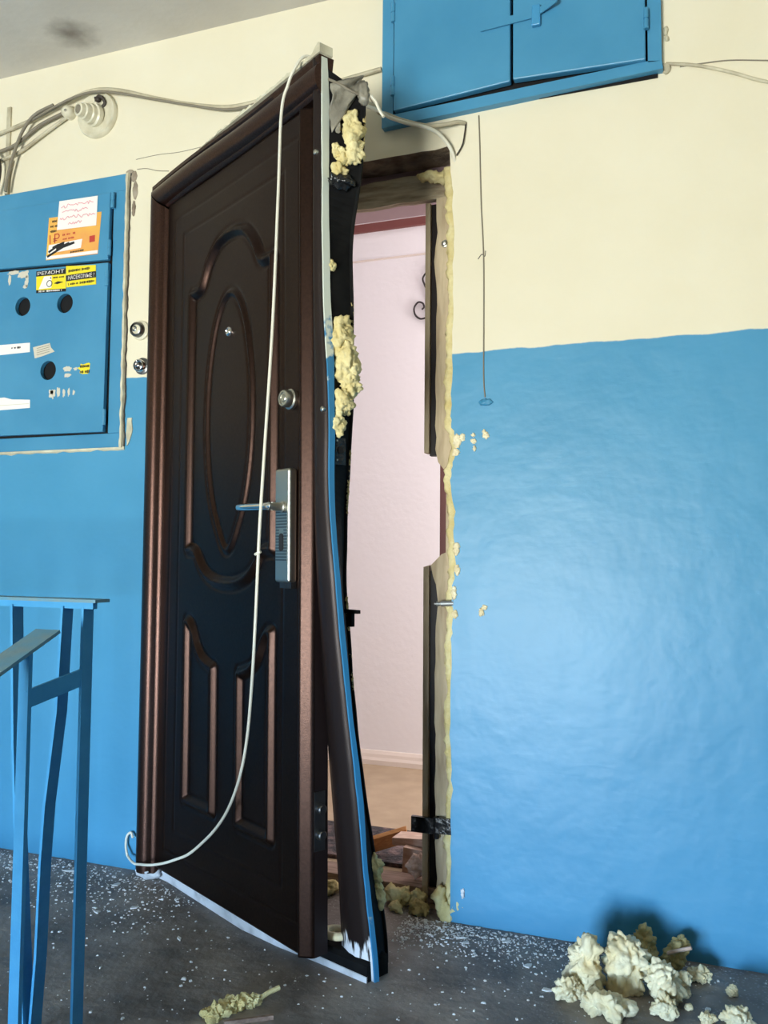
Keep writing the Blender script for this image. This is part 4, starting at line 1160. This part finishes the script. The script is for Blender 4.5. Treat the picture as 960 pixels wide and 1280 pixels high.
tag(obj('plaster_blob', v, f, 'blue_metal', None, True), 'small blue-painted plaster blob at the end of the thin wire', 'plaster blob')

# grazes and chips in the wall surface, pieces of the wall itself
random.seed(21)
for i, (x, z, a, b, mm) in enumerate([(-0.574, 1.224, 0.012, 0.022, 'foam_pale'), (-0.560, 1.234, 0.008, 0.012, 'foam_pale'), (-0.577, 1.195, 0.012, 0.012, 'foam_pale'), (-0.531, 1.238, 0.005, 0.006, 'foam_pale'), (-0.530, 1.222, 0.008, 0.007, 'foam_pale'), (-0.528, 1.204, 0.004, 0.009, 'foam_pale'),
                                       (-0.498, 1.236, 0.011, 0.010, 'foam_pale'), (-0.502, 1.246, 0.005, 0.006, 'foam_pale'), (-0.508, 0.782, 0.007, 0.012, 'foam_pale'), (-0.500, 0.795, 0.008, 0.006, 'foam_pale'), (-0.555, 0.075, 0.005, 0.014, 'white_paint'),
                                       (-0.575, 0.945, 0.010, 0.02, 'foam_pale'), (-0.573, 0.89, 0.008, 0.016, 'foam_pale'), (-0.578, 0.775, 0.008, 0.012, 'foam_pale'), (-0.58, 0.83, 0.007, 0.02, 'foam_pale')]):
    o = lump('plaster_chip', mm, wall, (x, -0.0005, z), a, 0.004, b, i + 90, 0.7, 3, 1.6)
for i, (x, z, a, b) in enumerate([(-1.606, 2.085, 0.014, 0.020), (-1.600, 2.04, 0.011, 0.035), (-1.604, 1.985, 0.008, 0.03), (-1.622, 2.102, 0.016, 0.008)]):
    lump('plaster_chip', 'raw_plaster', wall, (x, -0.0005, z), a, 0.0025, b, i + 120, 0.4, 3, 1.4)

# hairline cracks in the whitewash
for i, (pts, r_c, m_c) in enumerate([([(-1.595, 2.106), (-1.56, 2.103), (-1.52, 2.090), (-1.48, 2.083)], 0.0012, 'cable_grey'), ([(-1.60, 2.138), (-1.52, 2.140), (-1.44, 2.136), (-1.36, 2.140)], 0.0009, 'cable_grey'),
                                     ([(-0.520, 1.700), (-0.510, 1.712), (-0.502, 1.706), (-0.500, 1.720)], 0.0012, 'dark_wire'), ([(-0.805, 2.150), (-0.825, 2.185), (-0.835, 2.21), (-0.85, 2.24)], 0.0012, 'cable_grey')]):
    MB().tube([(x, -0.0003, z) for x, z in pts], r_c, 5, 5).build('crack', m_c, wall)

# scrolled iron coat hook on the hallway wall
hk = thing('iron_scroll_hook', (-1.08, YB - 0.02, 1.95), 'black scrolled iron wall hook seen through the doorway', 'hook')
yq = YB - 0.015
MB().tube([(-1.075, yq, 2.225), (-1.105, yq, 2.203), (-1.128, yq, 2.172), (-1.118, yq, 2.138), (-1.104, yq, 2.111), (-1.09, yq, 2.07), (-1.082, yq, 2.03)], 0.0042, 8, 8).build('scroll', 'iron', hk, True)
MB().tube([(-1.085, yq, 1.998), (-1.104, yq, 1.993), (-1.137, yq, 1.988), (-1.162, yq, 2.008), (-1.168, yq, 2.040), (-1.150, yq, 2.064), (-1.128, yq, 2.058), (-1.122, yq, 2.040), (-1.132, yq, 2.030)], 0.0042, 8, 8).build('scroll', 'iron', hk, True)
MB().lathe((-1.106, YB, 2.035), (0, -1, 0), [(0, 0.007), (0.02, 0.006), (0.022, 0.002)], 12).build('rivet', 'iron', hk)
MB().box(-1.082, -1.07, YB - 0.02, YB, 1.94, 2.26).build('back_bar', 'iron', hk)

# ------------------------------------------------------------------ stair railing
rg = thing('stair_railing', (-1.15, -0.80, 0.0), 'blue painted flat-bar stair railing with bent balusters', 'railing')
tr = MB()
tr.bar((-1.055, -0.785, 0.8335), (-2.4, -0.785, 0.835), 0.021, 0.003, (0, 1, 0))
tr.build('top_rail', 'rail_worn', rg)
MB().bar((-1.068, -0.790, 0.824), (-2.4, -0.790, 0.826), 0.006, 0.006, (0, 1, 0)).build('rail_flange', 'rail_blue', rg)
MB().bar((-1.092, -0.782, 0.822), (-1.092, -0.782, -0.01), 0.0145, 0.0028, (0, 1, 0)).build('baluster', 'rail_blue', rg)


def bent_bar(pts, w_, t_, name):
    v = []
    for x, y, z in pts:
        for (a, b) in ((-t_, -w_), (t_, -w_), (t_, w_), (-t_, w_)): v.append((x + a, y + b, z))
    return obj(name, v, strips(v, 4, len(pts)), 'rail_blue', rg)


bent_bar([(-1.138, -0.785, 0.822), (-1.146, -0.785, 0.62), (-1.170, -0.782, 0.44), (-1.178, -0.78, 0.33), (-1.184, -0.778, 0.15), (-1.197, -0.775, -0.01)], 0.0145, 0.0028, 'baluster')
bent_bar([(-1.262, -0.785, 0.822), (-1.248, -0.785, 0.55), (-1.238, -0.785, 0.42), (-1.205, -0.785, 0.05), (-1.199, -0.785, -0.01)], 0.0145, 0.0028, 'baluster')
for k in range(8):
    x = -1.38 - 0.125 * k
    bent_bar([(x, -0.785, 0.822), (x, -0.785, -0.01)], 0.0145, 0.0028, 'baluster')
bent_bar([(-1.113, -0.915, 0.752), (-1.113, -0.915, 0.3), (-1.113, -0.915, -0.01)], 0.0045, 0.0110, 'newel_post')
hr = MB(); e = [(-1.097, -0.880, 0.783), (-1.097, -1.02, 0.722), (-1.097, -2.6, -0.20)]
for a, b in zip(e[:-1], e[1:]): hr.bar(a, b, 0.027, 0.003, (1, 0, 0))
hr.build('handrail', 'rail_worn', rg)
for k in range(1, 6):
    yb = -1.0 - 0.27 * k
    zt_ = 0.722 - (-(yb) - 1.02) * 0.5835
    st = -0.166 * (int((-yb - 1.0) / 0.283) + 1)
    MB().box(-1.02 - 0.03, -1.02 - 0.002, yb - 0.003, yb + 0.003, st, zt_ - 0.004).build('baluster', 'rail_blue', rg)
MB().bar((-1.108, -0.917, 0.665), (-1.092, -0.785, 0.690), 0.0028, 0.016, (1, 0, 0)).build('link_bar', 'rail_blue', rg)

# ------------------------------------------------------------------ foam rubble, timber and debris
G = 'broken lumps of pale foam by the wall'


def chunk(c, rx, ry, rz, seed, label, m='foam_pale', rough=0.5, rot=0.0, sub=5, lean=(0, 0), freq=1.2, group=G, base=0.0):
    v, f = foam_mesh((c[0], c[1], c[2]), rx, ry, rz, seed, rough, sub, freq, base, rot, lean)
    o = obj('foam_chunk', v, f, m, None, True)
    return tag(o, label, 'foam chunk', group)


chunk((-0.225, -0.215, 0.050), 0.040, 0.040, 0.068, 1, 'tall pale foam chunk on the doorway side of the pile by the wall', rot=0.4)
chunk((-0.257, -0.262, 0.016), 0.036, 0.024, 0.026, 2, 'low jagged foam chunk at the foot of the tall one', rot=0.9)
chunk((-0.144, -0.186, 0.055), 0.050, 0.040, 0.068, 3, 'big upright foam chunk in the middle of the pile', rough=0.55)
chunk((-0.066, -0.204, 0.036), 0.034, 0.036, 0.050, 4, 'rounded foam chunk against the middle one of the pile', rot=1.2)
chunk((-0.064, -0.264, 0.014), 0.026, 0.020, 0.022, 17, 'low foam chunk tucked against the foot of the rounded one', rot=0.2, rough=0.5)
chunk((-0.178, -0.300, 0.018), 0.056, 0.036, 0.026, 5, 'flat flaky foam slab lying in front of the pile', rot=-0.1, rough=0.6)
chunk((-0.116, -0.088, 0.045), 0.032, 0.028, 0.055, 6, 'brownish foam chunk behind the pile near the wall', 'foam_brown')
chunk((-0.047, -0.074, 0.040), 0.026, 0.024, 0.050, 7, 'brownish leaf-shaped foam piece propped behind the pile', 'foam_brown', lean=(0.3, 0))
chunk((-0.030, -0.158, 0.018), 0.019, 0.017, 0.030, 8, 'small upright foam lump just right of the pile')
chunk((0.004, -0.090, 0.014), 0.024, 0.020, 0.017, 9, 'single oval foam lump apart from the pile near the wall')
chunk((0.068, -0.130, 0.010), 0.013, 0.012, 0.014, 10, 'small round foam crumb farther along the wall', rough=0.25)
chunk((0.072, -0.245, 0.012), 0.032, 0.025, 0.022, 11, 'jagged foam lump out on the floor away from the wall', rough=0.6)
chunk((0.018, -0.262, 0.008), 0.016, 0.014, 0.013, 12, 'small foam crumb beside the jagged lump')
chunk((-0.018, -0.222, 0.005), 0.010, 0.009, 0.008, 13, 'tiny foam crumb at the edge of the pile', rough=0.3, sub=3)
st = MB().tube([(-0.062, -0.098, 0.052), (-0.04, -0.104, 0.064), (-0.012, -0.110, 0.077)], 0.004, 6, 3).build('wood_splinter', 'pink_wood')
tag(st, 'pale thin splinter sticking out of the foam pile', 'splinter')
# strip of foam lying in the foreground
fs = MB()
for i, (x, y, r1, r2) in enumerate([(-0.905, -0.600, 0.030, 0.022), (-0.892, -0.565, 0.028, 0.022), (-0.872, -0.545, 0.026, 0.018), (-0.855, -0.528, 0.016, 0.012)]):
    v, f = foam_mesh((x, y, 0.010), r1, r2, 0.014, 150 + i, 0.6, 4, 1.3, 0.0, 0.7); fs.add(v, f)
fs.tube([(-0.850, -0.528, 0.010), (-0.838, -0.505, 0.016), (-0.822, -0.482, 0.020)], 0.005, 7, 4)
tag(fs.build('foam_strip', 'foam', None, True), 'long twisted strip of yellow foam on the floor before the door', 'foam strip')
tag(MB().bar((-0.875, -0.615, 0.004), (-0.795, -0.560, 0.004), 0.004, 0.003, (0, 0, 1)).build('wood_splinter', 'plank_wood'), 'thin grey splinter lying beside the foam strip', 'splinter')

# doorway rubble
rug = MB().box(-1.25, -0.70, 0.30, 0.60, 0.0, 0.012).build('doormat', 'mat_rug'); tag(rug, 'dark mottled doormat just inside the doorway', 'doormat')
tag(bevel(MB().obox((-0.885, 0.335, 0.062), (0.060, 0.030, 0.018), (-0.006, 0.028, -0.028), (-0.002, 0.004, 0.005)).build('wood_offcut', 'orange_wood'), 0.002), 'orange-brown wood offcut leaning in the doorway', 'wood offcut')
tag(bevel(MB().obox((-0.765, 0.285, 0.096), (0.070, -0.01, 0.008), (0.004, 0.030, 0.001), (-0.001, 0, 0.011)).build('wood_offcut', 'pink_wood'), 0.002), 'pale pinkish wood offcut lying across the doorway rubble', 'wood offcut')
tag(bevel(MB().obox((-0.745, 0.262, 0.0435), (0.050, 0.0, -0.004), (0.0, 0.030, 0.0), (0.002, 0, 0.040)).build('wood_offcut', 'pink_wood'), 0.002), 'pinkish wood block under the pale offcut', 'wood offcut')
GD = 'foam pieces in the doorway'
chunk((-0.715, 0.132, 0.080), 0.035, 0.018, 0.036, 21, 'pinkish foam chunk standing on the plank in the doorway', 'pink_wood', sub=4, group=GD, base=0.043)
chunk((-0.745, 0.050, 0.025), 0.045, 0.026, 0.022, 22, 'yellow foam chunk at the front of the doorway', 'foam', rough=0.6, sub=4, group=GD)
chunk((-0.690, 0.048, 0.028), 0.022, 0.020, 0.024, 23, 'small yellow foam chunk close to the wooden frame foot', 'foam', sub=4, group=GD)
chunk((-0.840, 0.045, 0.010), 0.045, 0.024, 0.012, 24, 'flat ochre foam crust between jamb and doorway foam', 'foam_brown', sub=4, group=GD)
chunk((-0.735, 0.012, 0.010), 0.018, 0.014, 0.016, 25, 'little ring-like foam lump before the yellow chunk', 'foam', sub=4, group=GD)
chunk((-0.672, 0.015, 0.014), 0.030, 0.018, 0.022, 26, 'ochre foam chunk at the doorway corner', 'foam_brown', sub=4, group=GD)
chunk((-0.965, 0.045, 0.016), 0.06, 0.03, 0.020, 27, 'ochre foam slab seen between door leaf and bent jamb', 'foam_brown', sub=4, group=GD)

# larger paint flakes, then the fine dust of chips
random.seed(12)
FL = [(-1.71, -0.075, 0.028, 0.008, 'long white paint flake by the blue wall under the cabinet'), (-1.66, -0.13, 0.014, 0.009, None), (-1.60, -0.20, 0.013, 0.010, None), (-1.52, -0.11, 0.018, 0.012, None), (-1.38, -0.22, 0.016, 0.011, None),
      (-1.84, -0.13, 0.018, 0.006, None), (-1.45, -0.28, 0.012, 0.008, None), (-1.17, -0.33, 0.014, 0.008, None), (-0.52, -0.10, 0.012, 0.009, None), (-0.43, -0.06, 0.014, 0.010, None), (-0.36, -0.16, 0.013, 0.009, None), (-0.30, -0.25, 0.015, 0.010, None), (0.02, -0.21, 0.012, 0.008, None)]
for i, (x, y, a, b, lab) in enumerate(FL):
    pts = []; nk = 6
    for k in range(nk):
        t = 2 * math.pi * (k + random.uniform(-0.3, 0.3)) / nk; r = 0.35 + 0.65 * random.random()
        pts.append((a * r * math.cos(t), b * r * math.sin(t)))
    an = random.uniform(0, 3)
    v = [(x + p * math.cos(an) - q * math.sin(an), y + p * math.sin(an) + q * math.cos(an), h) for h in (0.0, 0.003) for p, q in pts]
    f = [tuple(range(nk)), tuple(range(2 * nk - 1, nk - 1, -1))] + [(k, (k + 1) % nk, nk + (k + 1) % nk, nk + k) for k in range(nk)]
    if lab is None:
        lab = 'small white paint flake on the floor between railing and metal door' if x < -1.0 else 'small white paint flake on the floor between doorway and foam pile'
        if x > 0: lab = 'small white paint flake among the foam crumbs past the pile'
    tag(obj('paint_flake', v, f, 'flake'), lab, 'paint flake', 'white paint flakes on the landing')
FOOT = [(x + dp.x * 0.03, y + dp.y * 0.03) for x, y in [(-1.54, 0.0)] + tp + [(-0.64, -0.36)]]


def seg_near(x, y, p, q, lim=0.045):
    ax_, ay_ = q[0] - p[0], q[1] - p[1]
    t = max(0.0, min(1.0, ((x - p[0]) * ax_ + (y - p[1]) * ay_) / (ax_ * ax_ + ay_ * ay_)))
    return math.hypot(x - p[0] - t * ax_, y - p[1] - t * ay_) < lim


m_ = MB()
for i in range(3400):
    if i % 2: x = random.uniform(-2.1, -1.25); y = -abs(random.gauss(0, 0.16)) - 0.012
    else: x = -0.70 + abs(random.gauss(0, 0.32)); y = -abs(random.gauss(0, 0.075)) - 0.008
    if i % 5 == 0: x = random.uniform(-1.6, -0.2); y = -random.uniform(0.1, 0.8)
    if y < -0.95 or (y < -0.74 and x < -1.04) or (-0.95 < x < -0.78 and -0.66 < y < -0.46) or any(seg_near(x, y, p, q) for p, q in zip(FOOT[:-1], FOOT[1:])): continue
    r = abs(random.gauss(0, 0.0016)) ** 1.0 + 0.0007
    an = random.uniform(0, 6.3); ca, sa = math.cos(an), math.sin(an)
    b = r * random.uniform(0.4, 1); h = r * random.uniform(0.3, 0.9)
    c = [(-r, -b), (r, -b * .6), (r * .7, b), (-r * .8, b * .8)]
    v = [(x + p * ca - q * sa, y + p * sa + q * ca, 0.0) for p, q in c] + [(x + (p * ca - q * sa) * .7, y + (p * sa + q * ca) * .7, h) for p, q in c]
    m_.add(v, [(0, 1, 2, 3), (4, 5, 6, 7), (0, 1, 5, 4), (1, 2, 6, 5), (2, 3, 7, 6), (3, 0, 4, 7)])
tag(m_.build('plaster_crumbs', 'flake'), 'fine white plaster crumbs scattered over the landing floor', 'crumbs', kind='stuff')
